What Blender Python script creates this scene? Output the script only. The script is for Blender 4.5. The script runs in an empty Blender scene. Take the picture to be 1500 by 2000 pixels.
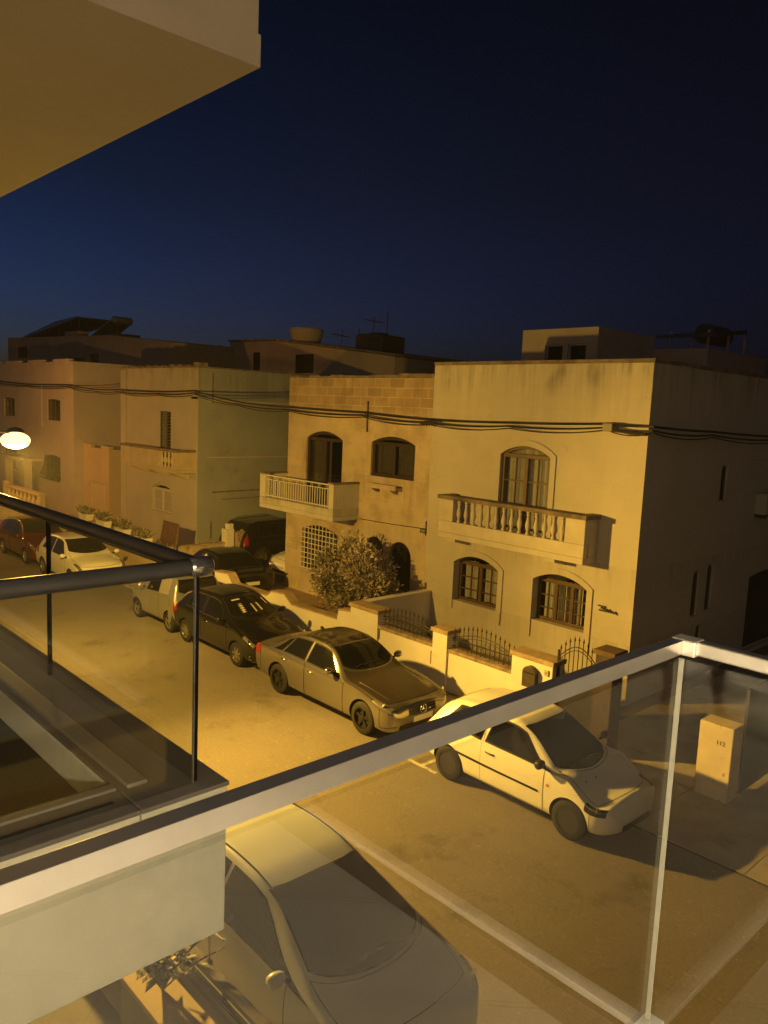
import bpy, bmesh, math, random
import numpy as np
from mathutils import Vector, Matrix
random.seed(7)
S = bpy.context.scene
COL = S.collection
R = math.radians

# ------------------------------------------------------------------ camera
cam_d = bpy.data.cameras.new('camera'); cam = bpy.data.objects.new('camera', cam_d); COL.objects.link(cam)
cam_d.sensor_fit = 'AUTO'; cam_d.sensor_width = 36; cam_d.lens = 27.64
cam_d.clip_start = 0.03; cam_d.clip_end = 4000
M = Matrix(((0.68121116, -0.12449721, 0.72142345, 0), (0.73081501, 0.05757936, -0.68014266, 0),
            (0.04313676, 0.99054786, 0.13020814, 6.3), (0, 0, 0, 1)))
cam.matrix_world = M
S.camera = cam

# ------------------------------------------------------------------ night sky, exposure
W = bpy.data.worlds.new('World'); S.world = W; W.use_nodes = True
nt = W.node_tree; nt.nodes.clear()
wo = nt.nodes.new('ShaderNodeOutputWorld'); bg = nt.nodes.new('ShaderNodeBackground')
sky = nt.nodes.new('ShaderNodeTexSky'); sky.sky_type = 'NISHITA'; sky.sun_disc = False
sky.sun_elevation = R(-4); sky.sun_rotation = R(-110); sky.altitude = 60; sky.air_density = 1.0; sky.dust_density = 1.0; sky.ozone_density = 3.0
# the night air: twilight colour kept near the horizon, deepening overhead
tc = nt.nodes.new('ShaderNodeTexCoord'); sx_ = nt.nodes.new('ShaderNodeSeparateXYZ'); rp = nt.nodes.new('ShaderNodeValToRGB'); mx_ = nt.nodes.new('ShaderNodeMix')
mx_.data_type = 'RGBA'; mx_.blend_type = 'MULTIPLY'; mx_.inputs[0].default_value = 1.0
e_ = rp.color_ramp.elements; e_[0].position = .04; e_[0].color = (.36, .58, .86, 1); e_[1].position = .57; e_[1].color = (.16, .22, .15, 1)
n_ = e_.new(.25); n_.color = (.26, .36, .36, 1)
nt.links.new(tc.outputs['Generated'], sx_.inputs[0]); nt.links.new(sx_.outputs[2], rp.inputs[0]); nt.links.new(sky.outputs['Color'], mx_.inputs[6]); nt.links.new(rp.outputs[0], mx_.inputs[7])
SKY_GAIN = 1.2
bg.inputs['Strength'].default_value = SKY_GAIN
# faint town glow added to the unseen sky behind the building, lifting the shade
dt_ = nt.nodes.new('ShaderNodeVectorMath'); dt_.operation = 'DOT_PRODUCT'; dt_.inputs[1].default_value = (.62, -.74, .26); nt.links.new(tc.outputs['Generated'], dt_.inputs[0])
gr_ = nt.nodes.new('ShaderNodeMapRange'); gr_.inputs[1].default_value = .0; gr_.inputs[2].default_value = 1.; nt.links.new(dt_.outputs['Value'], gr_.inputs[0])
gl_ = nt.nodes.new('ShaderNodeMix'); gl_.data_type = 'RGBA'; gl_.blend_type = 'ADD'; nt.links.new(gr_.outputs[0], gl_.inputs[0]); nt.links.new(mx_.outputs[2], gl_.inputs[6]); gl_.inputs[7].default_value = (.028, .022, .018, 1)
nt.links.new(gl_.outputs[2], bg.inputs['Color']); nt.links.new(bg.outputs['Background'], wo.inputs['Surface'])
S.view_settings.view_transform = 'Standard'; S.view_settings.look = 'None'
S.view_settings.exposure = 0.0; S.view_settings.gamma = 1.0; S.view_settings.use_curve_mapping = False
S.cycles.use_denoising = True
S.cycles.max_bounces = 8; S.cycles.transparent_max_bounces = 16
S.cycles.sample_clamp_indirect = 4.0
LAMP_W, LAMP2_W, ROOM_W = 5100.0, 950.0, 4600.0

# ------------------------------------------------------------------ materials
MATS = {}
def mat(name, col, rough=.6, metal=0., var=.0, vscale=2., bump=0., bscale=40., spec=.5, coat=0., brick=None, stain=None, streak=None, emit=None, grain=False):
    if name in MATS: return MATS[name]
    m = bpy.data.materials.new(name); m.use_nodes = True; MATS[name] = m
    t = m.node_tree; N = t.nodes; L = t.links; b = N['Principled BSDF']
    b.inputs['Base Color'].default_value = (*col, 1); b.inputs['Roughness'].default_value = rough
    b.inputs['Metallic'].default_value = metal; b.inputs['Specular IOR Level'].default_value = spec
    b.inputs['Coat Weight'].default_value = coat; b.inputs['Coat Roughness'].default_value = .04
    if emit:
        b.inputs['Emission Color'].default_value = (*emit[0], 1); b.inputs['Emission Strength'].default_value = emit[1]
    if not (var or bump or brick or stain or streak): return m
    geo = N.new('ShaderNodeNewGeometry'); pos = geo.outputs['Position']
    def noise(scale, detail=5., rough_=.55, vec=None):
        n = N.new('ShaderNodeTexNoise'); n.inputs['Scale'].default_value = scale; n.inputs['Detail'].default_value = detail
        n.inputs['Roughness'].default_value = rough_; L.new(vec or pos, n.inputs['Vector']); return n.outputs['Fac']
    def ramp(f, a, b_, c0=0., c1=1.):
        r = N.new('ShaderNodeMapRange'); r.clamp = True; r.inputs[1].default_value = a; r.inputs[2].default_value = b_
        r.inputs[3].default_value = c0; r.inputs[4].default_value = c1; L.new(f, r.inputs[0]); return r.outputs[0]
    def mix(f, c1, c2, mode='MIX'):
        x = N.new('ShaderNodeMix'); x.data_type = 'RGBA'; x.blend_type = mode
        for k, v in ((0, f), (6, c1), (7, c2)):
            if isinstance(v, (int, float)): x.inputs[k].default_value = v
            elif isinstance(v, tuple): x.inputs[k].default_value = (*v, 1)
            else: L.new(v, x.inputs[k])
        return x.outputs[2]
    c = (*col,) if isinstance(col, tuple) else col
    height = None
    if var:
        f = ramp(noise(vscale, 8., .62), .3, .7)
        c = mix(f, tuple(v * (1 - var) for v in col), tuple(min(1, v * (1 + var)) for v in col))
    if brick:
        mp = N.new('ShaderNodeMapping'); mp.inputs['Rotation'].default_value = (R(90) if brick.get('front', True) else 0, 0, 0)
        sx = N.new('ShaderNodeSeparateXYZ'); L.new(pos, sx.inputs[0]); cb = N.new('ShaderNodeCombineXYZ')
        ad = N.new('ShaderNodeMath'); ad.operation = 'ADD'; L.new(sx.outputs[0], ad.inputs[0]); L.new(sx.outputs[1], ad.inputs[1])
        L.new(ad.outputs[0], cb.inputs[0]); L.new(sx.outputs[2], cb.inputs[1])
        bt = N.new('ShaderNodeTexBrick'); L.new(cb.outputs[0], bt.inputs['Vector']); bt.inputs['Scale'].default_value = 1.
        bt.inputs['Brick Width'].default_value = brick['w']; bt.inputs['Row Height'].default_value = brick['h']
        bt.inputs['Mortar Size'].default_value = brick.get('m', .008); bt.inputs['Mortar Smooth'].default_value = .3
        c1_ = brick.get('c1', (1, 1, 1)); bt.inputs['Color1'].default_value = (*c1_, 1); k = 1 - brick.get('dv', .15); bt.inputs['Color2'].default_value = (k * c1_[0], k * c1_[1], k * .97 * c1_[2], 1)
        g = brick.get('mc', .8); bt.inputs['Mortar'].default_value = (g, g, g, 1)
        f = brick.get('f', 1.)
        if 'z' in brick:
            zz = ramp(sx.outputs[2], brick['z'] - .15, brick['z'] + .15, brick.get('flow', .15), f); c = mix(zz, c, bt.outputs['Color'], 'MULTIPLY')
        else: c = mix(f, c, bt.outputs['Color'], 'MULTIPLY')
        height = bt.outputs['Fac']
    if streak:   # weathering runs below a coping or sill: (z_top, length, colour, amount)
        for zt, ln, sc, am in (streak if isinstance(streak, list) else [streak]):
            sx = N.new('ShaderNodeSeparateXYZ'); L.new(pos, sx.inputs[0])
            mp = N.new('ShaderNodeMapping'); mp.inputs['Scale'].default_value = (5., 5., .35); L.new(pos, mp.inputs[0])
            f1 = noise(1., 6., .65, mp.outputs[0]); f2 = ramp(sx.outputs[2], zt - ln, zt, 0., 1.); lt = N.new('ShaderNodeMath'); lt.operation = 'LESS_THAN'; L.new(sx.outputs[2], lt.inputs[0]); lt.inputs[1].default_value = zt; f2m = N.new('ShaderNodeMath'); f2m.operation = 'MULTIPLY'; L.new(f2, f2m.inputs[0]); L.new(lt.outputs[0], f2m.inputs[1]); f2 = f2m.outputs[0]
            f3 = noise(1.1, 3.)
            s1 = N.new('ShaderNodeMath'); s1.operation = 'MULTIPLY'; L.new(f2, s1.inputs[0]); L.new(ramp(f1, .38, .68), s1.inputs[1])
            s2 = N.new('ShaderNodeMath'); s2.operation = 'MULTIPLY'; L.new(s1.outputs[0], s2.inputs[0]); L.new(ramp(f3, .4, .62, .25, 1.), s2.inputs[1])
            s3 = N.new('ShaderNodeMath'); s3.operation = 'MULTIPLY'; L.new(s2.outputs[0], s3.inputs[0]); s3.inputs[1].default_value = am
            c = mix(s3.outputs[0], c, sc)
    if stain:    # patches: (scale, lo, hi, colour, amount)
        sc, lo, hi, scol, am = stain
        c = mix(ramp(noise(sc, 7., .6), lo, hi, 0., am), c, scol)
    if grain:    # aggregate speckle, hairline cracks and trench patches of a street surface
        c = mix(ramp(noise(26., 3., .7), .35, .7, 0., .45), c, (.10, .09, .08)); c = mix(ramp(noise(11., 2., .6), .62, .72, 0., .5), c, (.30, .28, .25))
        vo = N.new('ShaderNodeTexVoronoi'); vo.feature = 'DISTANCE_TO_EDGE'; vo.inputs['Scale'].default_value = .42
        wv = N.new('ShaderNodeVectorMath'); wv.operation = 'ADD'; nz = N.new('ShaderNodeTexNoise'); nz.inputs['Scale'].default_value = 1.6; nz.inputs['Detail'].default_value = 6
        L.new(pos, nz.inputs['Vector']); L.new(pos, wv.inputs[0]); L.new(nz.outputs['Color'], wv.inputs[1]); L.new(wv.outputs[0], vo.inputs['Vector'])
        c = mix(ramp(vo.outputs['Distance'], .0, .007, .22, 0.), c, (.05, .045, .04))
    if not isinstance(c, tuple): L.new(c, b.inputs['Base Color'])
    if bump:
        bp = N.new('ShaderNodeBump'); bp.inputs['Strength'].default_value = bump; bp.inputs['Distance'].default_value = .02
        h = noise(bscale, 6., .6)
        if height is not None:
            a = N.new('ShaderNodeMath'); a.operation = 'SUBTRACT'; L.new(h, a.inputs[0]); L.new(height, a.inputs[1]); h = a.outputs[0]
        L.new(h, bp.inputs['Height']); L.new(bp.outputs['Normal'], b.inputs['Normal'])
    return m

def glass_mat(name, tint=(.93, .96, .95), rough=.0, refl=1.0):
    m = bpy.data.materials.new(name); m.use_nodes = True; t = m.node_tree; N = t.nodes; L = t.links; N.clear()
    o = N.new('ShaderNodeOutputMaterial'); mx = N.new('ShaderNodeMixShader'); fr = N.new('ShaderNodeFresnel'); fr.inputs['IOR'].default_value = 1.5
    ge = N.new('ShaderNodeNewGeometry'); mr = N.new('ShaderNodeMapRange'); mr.inputs[3].default_value = 1.5; mr.inputs[4].default_value = 1 / 1.5
    L.new(ge.outputs['Backfacing'], mr.inputs[0]); L.new(mr.outputs[0], fr.inputs['IOR'])
    tr = N.new('ShaderNodeBsdfTransparent'); tr.inputs['Color'].default_value = (*tint, 1)
    gl = N.new('ShaderNodeBsdfGlossy'); gl.inputs['Roughness'].default_value = rough
    ml = N.new('ShaderNodeMath'); ml.operation = 'MULTIPLY'; ml.inputs[1].default_value = refl; L.new(fr.outputs[0], ml.inputs[0])
    L.new(ml.outputs[0], mx.inputs[0]); L.new(tr.outputs[0], mx.inputs[1]); L.new(gl.outputs[0], mx.inputs[2]); L.new(mx.outputs[0], o.inputs['Surface'])
    MATS[name] = m; return m

# ------------------------------------------------------------------ mesh helpers
ORIG = {}
def props(o, label=None, cat=None, group=None, kind=None):
    for k, v in (('label', label), ('category', cat), ('group', group), ('kind', kind)):
        if v: o[k] = v
    return o
def thing(name, label, cat, loc=(0, 0, 0), group=None, rz=0.):
    o = bpy.data.objects.new(name, None); COL.objects.link(o); o.location = loc; o.rotation_euler = (0, 0, rz)
    o.empty_display_size = .2; ORIG[o.name] = Vector(loc); return props(o, label, cat, group)

class MB:
    def __init__(s): s.v = []; s.f = []; s.m = []
    def add(s, vs, fs, mi=0):
        b = len(s.v); s.v += [tuple(map(float, p)) for p in vs]
        for f in fs: s.f.append(tuple(b + i for i in f)); s.m.append(mi)
        return s
    def box(s, x0, x1, y0, y1, z0, z1, mi=0):
        return s.add([(x0, y0, z0), (x1, y0, z0), (x1, y1, z0), (x0, y1, z0), (x0, y0, z1), (x1, y0, z1), (x1, y1, z1), (x0, y1, z1)],
                     [(0, 3, 2, 1), (4, 5, 6, 7), (0, 1, 5, 4), (1, 2, 6, 5), (2, 3, 7, 6), (3, 0, 4, 7)], mi)
    def prism(s, poly, a, b, axis='y', mi=0):   # poly in (x,z) for y; (y,z) for x; (x,y) for z
        n = len(poly)
        g = {'y': lambda p, d: (p[0], d, p[1]), 'x': lambda p, d: (d, p[0], p[1]), 'z': lambda p, d: (p[0], p[1], d)}[axis]
        vs = [g(p, a) for p in poly] + [g(p, b) for p in poly]
        fs = [tuple(range(n)), tuple(range(2 * n - 1, n - 1, -1))] + [(i, i + n, (i + 1) % n + n, (i + 1) % n) for i in range(n)]
        return s.add(vs, fs, mi)
    def ring(s, outer, inner, a, b, mi=0):      # frame between two outlines with equal point counts, along y
        n = len(outer); vs = [(p[0], a, p[1]) for p in outer] + [(p[0], a, p[1]) for p in inner] + [(p[0], b, p[1]) for p in outer] + [(p[0], b, p[1]) for p in inner]
        fs = []
        for i in range(n):
            j = (i + 1) % n
            fs += [(i, j, n + j, n + i), (2 * n + i, 3 * n + i, 3 * n + j, 2 * n + j), (i, 2 * n + i, 2 * n + j, j), (n + i, n + j, 3 * n + j, 3 * n + i)]
        return s.add(vs, fs, mi)
    def tube(s, path, r, n=8, mi=0, cap=True):
        P = [Vector(p) for p in path]; rs = r if isinstance(r, (list, tuple)) else [r] * len(P)
        vs = []; up = Vector((0, 0, 1))
        for i, p in enumerate(P):
            d = (P[min(i + 1, len(P) - 1)] - P[max(i - 1, 0)]).normalized()
            a = d.cross(up)
            if a.length < 1e-3: a = d.cross(Vector((1, 0, 0)))
            a.normalize(); b = a.cross(d).normalized()
            for k in range(n):
                t = 2 * math.pi * k / n; vs.append(p + (a * math.cos(t) + b * math.sin(t)) * rs[i])
        fs = [(i * n + k, i * n + (k + 1) % n, (i + 1) * n + (k + 1) % n, (i + 1) * n + k) for i in range(len(P) - 1) for k in range(n)]
        if cap: fs += [tuple(range(n - 1, -1, -1)), tuple(range((len(P) - 1) * n, len(P) * n))]
        return s.add(vs, fs, mi)
    def lathe(s, prof, c=(0, 0, 0), axis='z', n=20, mi=0, cap=True):   # prof: (r, h)
        vs = []
        for r_, h in prof:
            for k in range(n):
                t = 2 * math.pi * k / n; a, b = r_ * math.cos(t), r_ * math.sin(t)
                p = {'z': (a, b, h), 'y': (a, h, b), 'x': (h, a, b)}[axis]; vs.append((p[0] + c[0], p[1] + c[1], p[2] + c[2]))
        m = len(prof)
        fs = [(i * n + k, i * n + (k + 1) % n, (i + 1) * n + (k + 1) % n, (i + 1) * n + k) for i in range(m - 1) for k in range(n)]
        if cap: fs += [tuple(range(n - 1, -1, -1)), tuple(range((m - 1) * n, m * n))]
        else: fs += [((m - 1) * n + k, (m - 1) * n + (k + 1) % n, (k + 1) % n, k) for k in range(n)]
        return s.add(vs, fs, mi)
    def grid(s, rows, mi=0, flip=False):
        h, w = len(rows), len(rows[0]); vs = [p for r_ in rows for p in r_]
        fs = [(i * w + j, i * w + j + 1, (i + 1) * w + j + 1, (i + 1) * w + j) for i in range(h - 1) for j in range(w - 1)]
        if flip: fs = [f[::-1] for f in fs]
        return s.add(vs, fs, mi)
    def build(s, name, mats, parent=None, smooth=None, bevel=None, kind=None, local=False, fix=False):
        o_ = Vector((0, 0, 0))
        if parent is not None and not local: o_ = ORIG[parent.name]
        me = bpy.data.meshes.new(name); me.from_pydata([Vector(p) - o_ for p in s.v], [], s.f)
        if not isinstance(mats, (list, tuple)): mats = [mats]
        for m in mats: me.materials.append(m)
        me.polygons.foreach_set('material_index', s.m); me.update()
        if fix:
            bm = bmesh.new(); bm.from_mesh(me); bmesh.ops.remove_doubles(bm, verts=bm.verts, dist=1e-5); bmesh.ops.recalc_face_normals(bm, faces=bm.faces); bm.to_mesh(me); bm.free()
        if smooth is not None:
            me.polygons.foreach_set('use_smooth', [True] * len(me.polygons)); me.set_sharp_from_angle(angle=R(smooth))
        o = bpy.data.objects.new(name, me); COL.objects.link(o)
        if parent is not None: o.parent = parent; ORIG[o.name] = ORIG[parent.name]
        else: ORIG[o.name] = Vector((0, 0, 0))
        if bevel:
            b = o.modifiers.new('bevel', 'BEVEL'); b.width = bevel; b.segments = 2; b.limit_method = 'ANGLE'; b.angle_limit = R(40)
        if kind: o['kind'] = kind
        return o

def cut(o, mbs, matname=None):
    """boolean-subtract the meshes in mbs from o and bake the result"""
    for mb in mbs:
        c = mb.build('cutter', [m for m in o.data.materials], None, fix=True); 
        md = o.modifiers.new('b', 'BOOLEAN'); md.operation = 'DIFFERENCE'; md.solver = 'EXACT'; md.object = c
        bpy.context.view_layer.update()
        dg = bpy.context.evaluated_depsgraph_get(); me = bpy.data.meshes.new_from_object(o.evaluated_get(dg))
        o.modifiers.remove(md); old = o.data; nm = old.name; o.data = me; bpy.data.meshes.remove(old); me.name = nm
        bpy.data.objects.remove(c)

def arch(x0, x1, z0, zs, zt, n=12, d=0.):
    """outline of an opening with a segmental head; d shrinks it"""
    x0 += d; x1 -= d; z0 += d; zt -= d; zs = min(zs, zt - .001)
    w = (x1 - x0) / 2; h = zt - zs; cx = (x0 + x1) / 2
    if h >= w * .98:
        rr = w; cz = zt - w; zs = cz; a0 = math.pi / 2
    else:
        rr = (w * w + h * h) / (2 * h); cz = zt - rr; a0 = math.asin(w / rr)
    pts = [(x0, z0), (x1, z0)]
    for k in range(n + 1):
        a = a0 - 2 * a0 * k / n; pts.append((cx + rr * math.sin(a), cz + rr * math.cos(a)))
    return pts

# common materials
glass_pane = mat('window_glass', (.012, .012, .013), .06, spec=.6)
dark_iron = mat('wrought_iron', (.018, .014, .012), .55, var=.3, vscale=30)
rubber = mat('tyre_rubber', (.014, .013, .013), .8)
black_plastic = mat('black_plastic', (.016, .015, .015), .45)
chrome = mat('chrome', (.7, .7, .7), .15, metal=1)
white_paint_iron = mat('white_painted_iron', (.62, .6, .56), .5)
brown_wood = mat('brown_timber', (.085, .042, .022), .5, var=.35, vscale=9)
dark_wood = mat('dark_timber', (.022, .012, .009), .5, var=.3, vscale=9)
curtain_m = mat('curtain_cloth', (.62, .59, .54), .9, var=.12, vscale=6)
curtain_dk = mat('curtain_cloth_dim', (.10, .085, .075), .9, var=.2, vscale=6)
# ------------------------------------------------------------------ ground, road, pavements
asphalt = mat('road_asphalt', (.20, .176, .157), .85, var=.14, vscale=.5, bump=.5, bscale=90, stain=(.9, .57, .70, (.08, .07, .06), .7), grain=True)
concrete = mat('pavement_concrete', (.34, .30, .26), .85, var=.2, vscale=1.2, bump=.2, bscale=50, stain=(1.5, .58, .72, (.16, .13, .1), .6))
joint = mat('joint_dirt', (.06, .05, .04), .9)
dirt = mat('yard_ground', (.16, .13, .10), .9, var=.3, vscale=2, bump=.3, bscale=30)
white_line = mat('road_paint', (.6, .58, .52), .7, stain=(6., .45, .6, (.27, .25, .22), .9))
g = MB(); g.box(-600, 600, -600, 600, -.5, 0); g.build('ground', dirt, kind='structure')
g = MB(); g.grid([[(-200, 3.7, .004), (200, 3.7, .004)], [(-200, 11.6, .004), (200, 11.6, .004)]]); g.build('road', asphalt, kind='structure')
def slab(name, x0, x1, y0, y1, z1, m):
    b = MB(); b.box(x0, x1, y0, y1, .001, z1); return b.build(name, m, kind='structure')
slab('pavement', -90, -7.35, 11.62, 12.79, .07, concrete)
slab('kerb', -90, -7.35, 11.48, 11.617, .075, mat('kerb_stone', (.3, .27, .23), .8, var=.2, vscale=5))
slab('pavement', -90, 60, 3.2, 3.9, .06, concrete)
# driveway apron of cast concrete bays on the right, flush with the road
xs = [-7.3, -5.6, -3.9, -2.2, -.5, 1.2, 3, 6, 12, 40]
for i in range(len(xs) - 1):
    slab('driveway', xs[i] + .008, xs[i + 1] - .008, 10.96, 12.86, .016 + .002 * (i % 2), concrete)
g = MB(); g.grid([[(-7.4, 10.90, .008), (40, 10.90, .008)], [(-7.4, 10.957, .008), (40, 10.957, .008)]]); g.build('gutter_joint', joint, kind='structure')
slab('driveway', -8.0, 12, 12.87, 30, .02, concrete)
slab('driveway', -26.9, -21.3, 13.05, 26, .02, mat('drive_concrete', (.25, .21, .17), .85, var=.2, vscale=1.5, bump=.2, bscale=40))
slab('yard_paving', -21.2, -14.62, 13.05, 15.49, .22, mat('yard_tiles', (.30, .21, .13), .8, var=.2, vscale=3, bump=.15, bscale=30))
slab('yard_paving', -14.4, -8.41, 13.05, 15.49, .15, MATS['yard_tiles'])
g = MB()
g.grid([[(-9.6, 9.74, .009), (-8.75, 9.74, .009)], [(-9.6, 9.82, .009), (-8.75, 9.82, .009)]])
g.grid([[(-9.16, 9.824, .009), (-9.08, 9.824, .009)], [(-9.16, 10.5, .009), (-9.08, 10.5, .009)]])
g.build('parking_bay_marking', white_line, kind='structure')

# ------------------------------------------------------------------ houses
F = 15.5
room_dark = mat('unlit_room', (.012, .011, .011), .9)  # near-black, the darkness inside the windows put into the colour
clear_pane = glass_mat('clear_pane', (.86, .87, .86))
YELLOW = (.49, .452, .385)
plaster_r = mat('painted_limestone_cream', YELLOW, .85, var=.07, vscale=1.1, bump=.12, bscale=25, brick=dict(w=.58, h=.27, m=.006, dv=.03, mc=.92), streak=[(7.75, 1.7, (.09, .07, .05), 1.0), (3.06, .9, (.16, .13, .10), .6), (1.36, .9, (.16, .13, .10), .55)], stain=(1.9, .66, .76, (.30, .25, .18), .5))
stone_m = mat('limestone_blocks', (.53, .445, .33), .9, var=.13, vscale=1.6, bump=.3, bscale=22, brick=dict(w=.62, h=.265, m=.012, dv=.34, mc=.92, c1=(.76, .66, .56), z=6.2, flow=.22, f=.95), streak=[(7.3, .8, (.10, .075, .05), .8), (4.34, 1.3, (.15, .11, .07), .55), (2.96, .8, (.15, .11, .07), .5), (1.0, .8, (.14, .10, .07), .6)], stain=(1.5, .5, .72, (.22, .15, .09), .55))
plaster_3 = mat('plaster_ochre', (.42, .38, .36), .9, var=.1, vscale=.8, bump=.15, bscale=20, streak=(7.7, 1.4, (.10, .09, .08), .7))
plaster_1 = mat('plaster_pink', (.44, .38, .40), .9, var=.1, vscale=.7, bump=.15, bscale=20, streak=(8.1, 1.0, (.16, .11, .09), .5))
coping_m = mat('weathered_coping', (.17, .13, .10), .9, var=.6, vscale=3, bump=.4, bscale=20)
balc_m = mat('balcony_stone', (.50, .46, .39), .85, var=.12, vscale=2, bump=.15, bscale=25, streak=(4.3, .35, (.15, .13, .10), .9))
dark_block = mat('dark_plaster', (.20, .17, .145), .9, var=.2, vscale=.7, bump=.1)

def house(label, x0, x1, top, wmat, openings, depth=10., y=F, z0=.0, name='house', sides=()):
    root = thing(name, label, 'house', ((x0 + x1) / 2, y, 0))
    b = MB(); b.box(x0, x1, y, y + depth, z0, top)
    w = b.build('wall', [wmat, room_dark], root)
    cs = []
    for (a, c, zb, zs, zt) in openings:
        m = MB(); m.prism(arch(a, c, zb, zs, zt), y - .1, y + .30); cs.append(m)
        m = MB(); m.prism(arch(a, c, zb, zs, zt, d=.03), y + .29, y + 1.0, mi=1); cs.append(m)
    for (ya, yb, zb, zs, zt) in sides:     # openings in the +X side wall
        m = MB(); m.prism(arch(ya, yb, zb, zs, zt), x1 - .15, x1 + .1, 'x'); cs.append(m)
        m = MB(); m.prism(arch(ya, yb, zb, zs, zt, d=.03), x1 - .9, x1 - .14, 'x', mi=1); cs.append(m)
    if cs: cut(w, cs)
    return root

def wavy(x0, x1, z0, z1, y, amp=.035, n=None):
    n = n or max(8, int((x1 - x0) / .03)); ph = random.random() * 6
    xs_ = [x0 + (x1 - x0) * i / n for i in range(n + 1)]
    ys = [y + amp * math.sin(ph + x * 34 + 1.3 * math.sin(x * 9)) for x in xs_]
    return [[(x, yy, z0) for x, yy in zip(xs_, ys)], [(x + .01 * math.sin(x * 20), yy, z1) for x, yy in zip(xs_, ys)]]

def window(root, op, fm, leaves=2, cols=2, rows=3, fw=.075, curtains=(), pane=None, y=F, surround=None, transom=True, zb=None, name='window', cm=None, rec=.06, kick=0.):
    yw = y; y = y + rec - .22
    x0, x1, z0, zs, zt = op
    f = MB(); f.ring(arch(x0, x1, z0, zs, zt, d=.004), arch(x0, x1, z0, zs, zt, d=fw), y + 0.220, y + 0.295)
    tz = zs - .02
    if transom: f.box(x0 + fw * .9, x1 - fw * .9, y + 0.225, y + 0.290, tz - .05, tz + .05)
    zt_ = (tz - .05) if transom else zs
    xs_ = [x0 + fw + (x1 - x0 - 2 * fw) * i / leaves for i in range(leaves + 1)]
    for i, x in enumerate(xs_[1:-1]): f.box(x - .05, x + .05, y + 0.218, y + 0.292, z0 + fw * .9, zt_ + .001)
    fr = f.build(name, fm, root, bevel=.008)
    if cols * rows > 1:
        mm = MB()
        for a, b in zip(xs_[:-1], xs_[1:]):
            for c in range(1, cols): xx = a + (b - a) * c / cols; mm.box(xx - .014, xx + .014, y + 0.238, y + 0.278, z0 + fw, zt_ - .001)
            for r_ in range(1, rows): zz = z0 + kick + (zt_ - z0 - kick) * r_ / rows; mm.box(a, b, y + 0.240, y + 0.276, zz - .014, zz + .014)
            if kick: mm.box(a, b, y + 0.236, y + 0.280, z0 + kick - .05, z0 + kick)
        mm.build('glazing_bars', fm, fr)
    p = MB(); p.prism(arch(x0, x1, z0, zs, zt, d=fw * .8), y + 0.255, y + 0.261); p.build('pane', pane or clear_pane, fr)
    for (a, b, c, d) in curtains:
        q = MB(); q.grid(wavy(x0 + (x1 - x0) * a, x0 + (x1 - x0) * b, c, d, y + .36)); q.build('curtain', cm or curtain_m, fr, smooth=60)
    if surround:
        q = MB(); z_ = zb if zb is not None else z0
        o_ = arch(x0, x1, z_, zs, zt, d=0); w_ = surround
        out = arch(x0 - w_, x1 + w_, z_, zs + w_ * .3, zt + w_)
        n = len(o_); pl = [out[i] for i in range(1, n)] + [out[0]]; pi = [o_[i] for i in range(1, n)] + [o_[0]]
        # band from the right foot over the arch to the left foot
        vs = [];
        for A_, B_ in zip(pl, pi): vs += [(A_[0], yw - .035, A_[1]), (B_[0], yw - .035, B_[1]), (A_[0], yw + .002, A_[1]), (B_[0], yw + .002, B_[1])]
        fs = []
        for i in range(n - 1):
            k = 4 * i; l = k + 4; fs += [(k, k + 1, l + 1, l), (k, l, l + 2, k + 2), (k + 1, k + 3, l + 3, l + 1)]
        q.add(vs, fs); q.build('window_surround', root_mat(root), fr)
    return fr
def root_mat(root): return [c for c in root.children if c.name.startswith('wall')][0].data.materials[0]

BAL = [(.05, 0), (.05, .05), (.032, .06), (.03, .09), (.05, .14), (.066, .2), (.058, .27), (.036, .36), (.030, .42), (.045, .44), (.045, .47), (.03, .48), (.05, .50), (.05, .54)]
def baluster_mb(x, y, z0, h, r=1.): 
    b = MB(); b.lathe([(a * r, z * h / .54) for a, z in BAL], (x, y, z0), n=12); return b

# ---- corner house (right)
ops = {'up': (-12.28, -10.80, 3.2, 5.32, 5.55), 'll': (-13.62, -12.13, 1.33, 2.37, 2.60), 'lr': (-11.06, -9.56, 1.38, 2.39, 2.61)}
hr = house('cream two storey corner house with a stone balustrade balcony over two arched windows', -14.70, -8.40, 7.50, plaster_r, list(ops.values()), depth=13, sides=[(19.25, 19.62, 4.4, 5.2, 5.3), (18.25, 18.6, 1.6, 2.55, 2.75), (19.0, 19.35, 1.65, 2.65, 2.85), (18.65, 18.95, .7, 1.2, 1.35), (21.6, 24.2, .1, 2.2, 2.3)])
b = MB(); b.box(-14.695, -8.37, F - .03, F + .3, 7.503, 7.585); b.box(-8.7, -8.37, F + .3, F + 13, 7.503, 7.585); b.box(-14.695, -14.4, F + .3, F + 13, 7.503, 7.585)
b.build('parapet_coping', coping_m, hr)
window(hr, ops['up'], brown_wood, 2, 2, 3, curtains=[(.04, .5, 3.25, 5.5), (.5, .96, 3.25, 5.5)], surround=.15, kick=.35)
fr = window(hr, ops['ll'], brown_wood, 2, 2, 3, curtains=[(.06, .36, 1.4, 2.4), (.55, .95, 1.4, 2.4)], surround=.15, zb=1.1, rec=.2)
window(hr, ops['lr'], brown_wood, 3, 2, 3, curtains=[(.1, .42, 1.4, 2.4), (.44, .56, 1.4, 2.4), (.62, .8, 1.4, 2.4), (.86, .97, 1.4, 2.4)], surround=.15, zb=.95, rec=.2)
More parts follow.
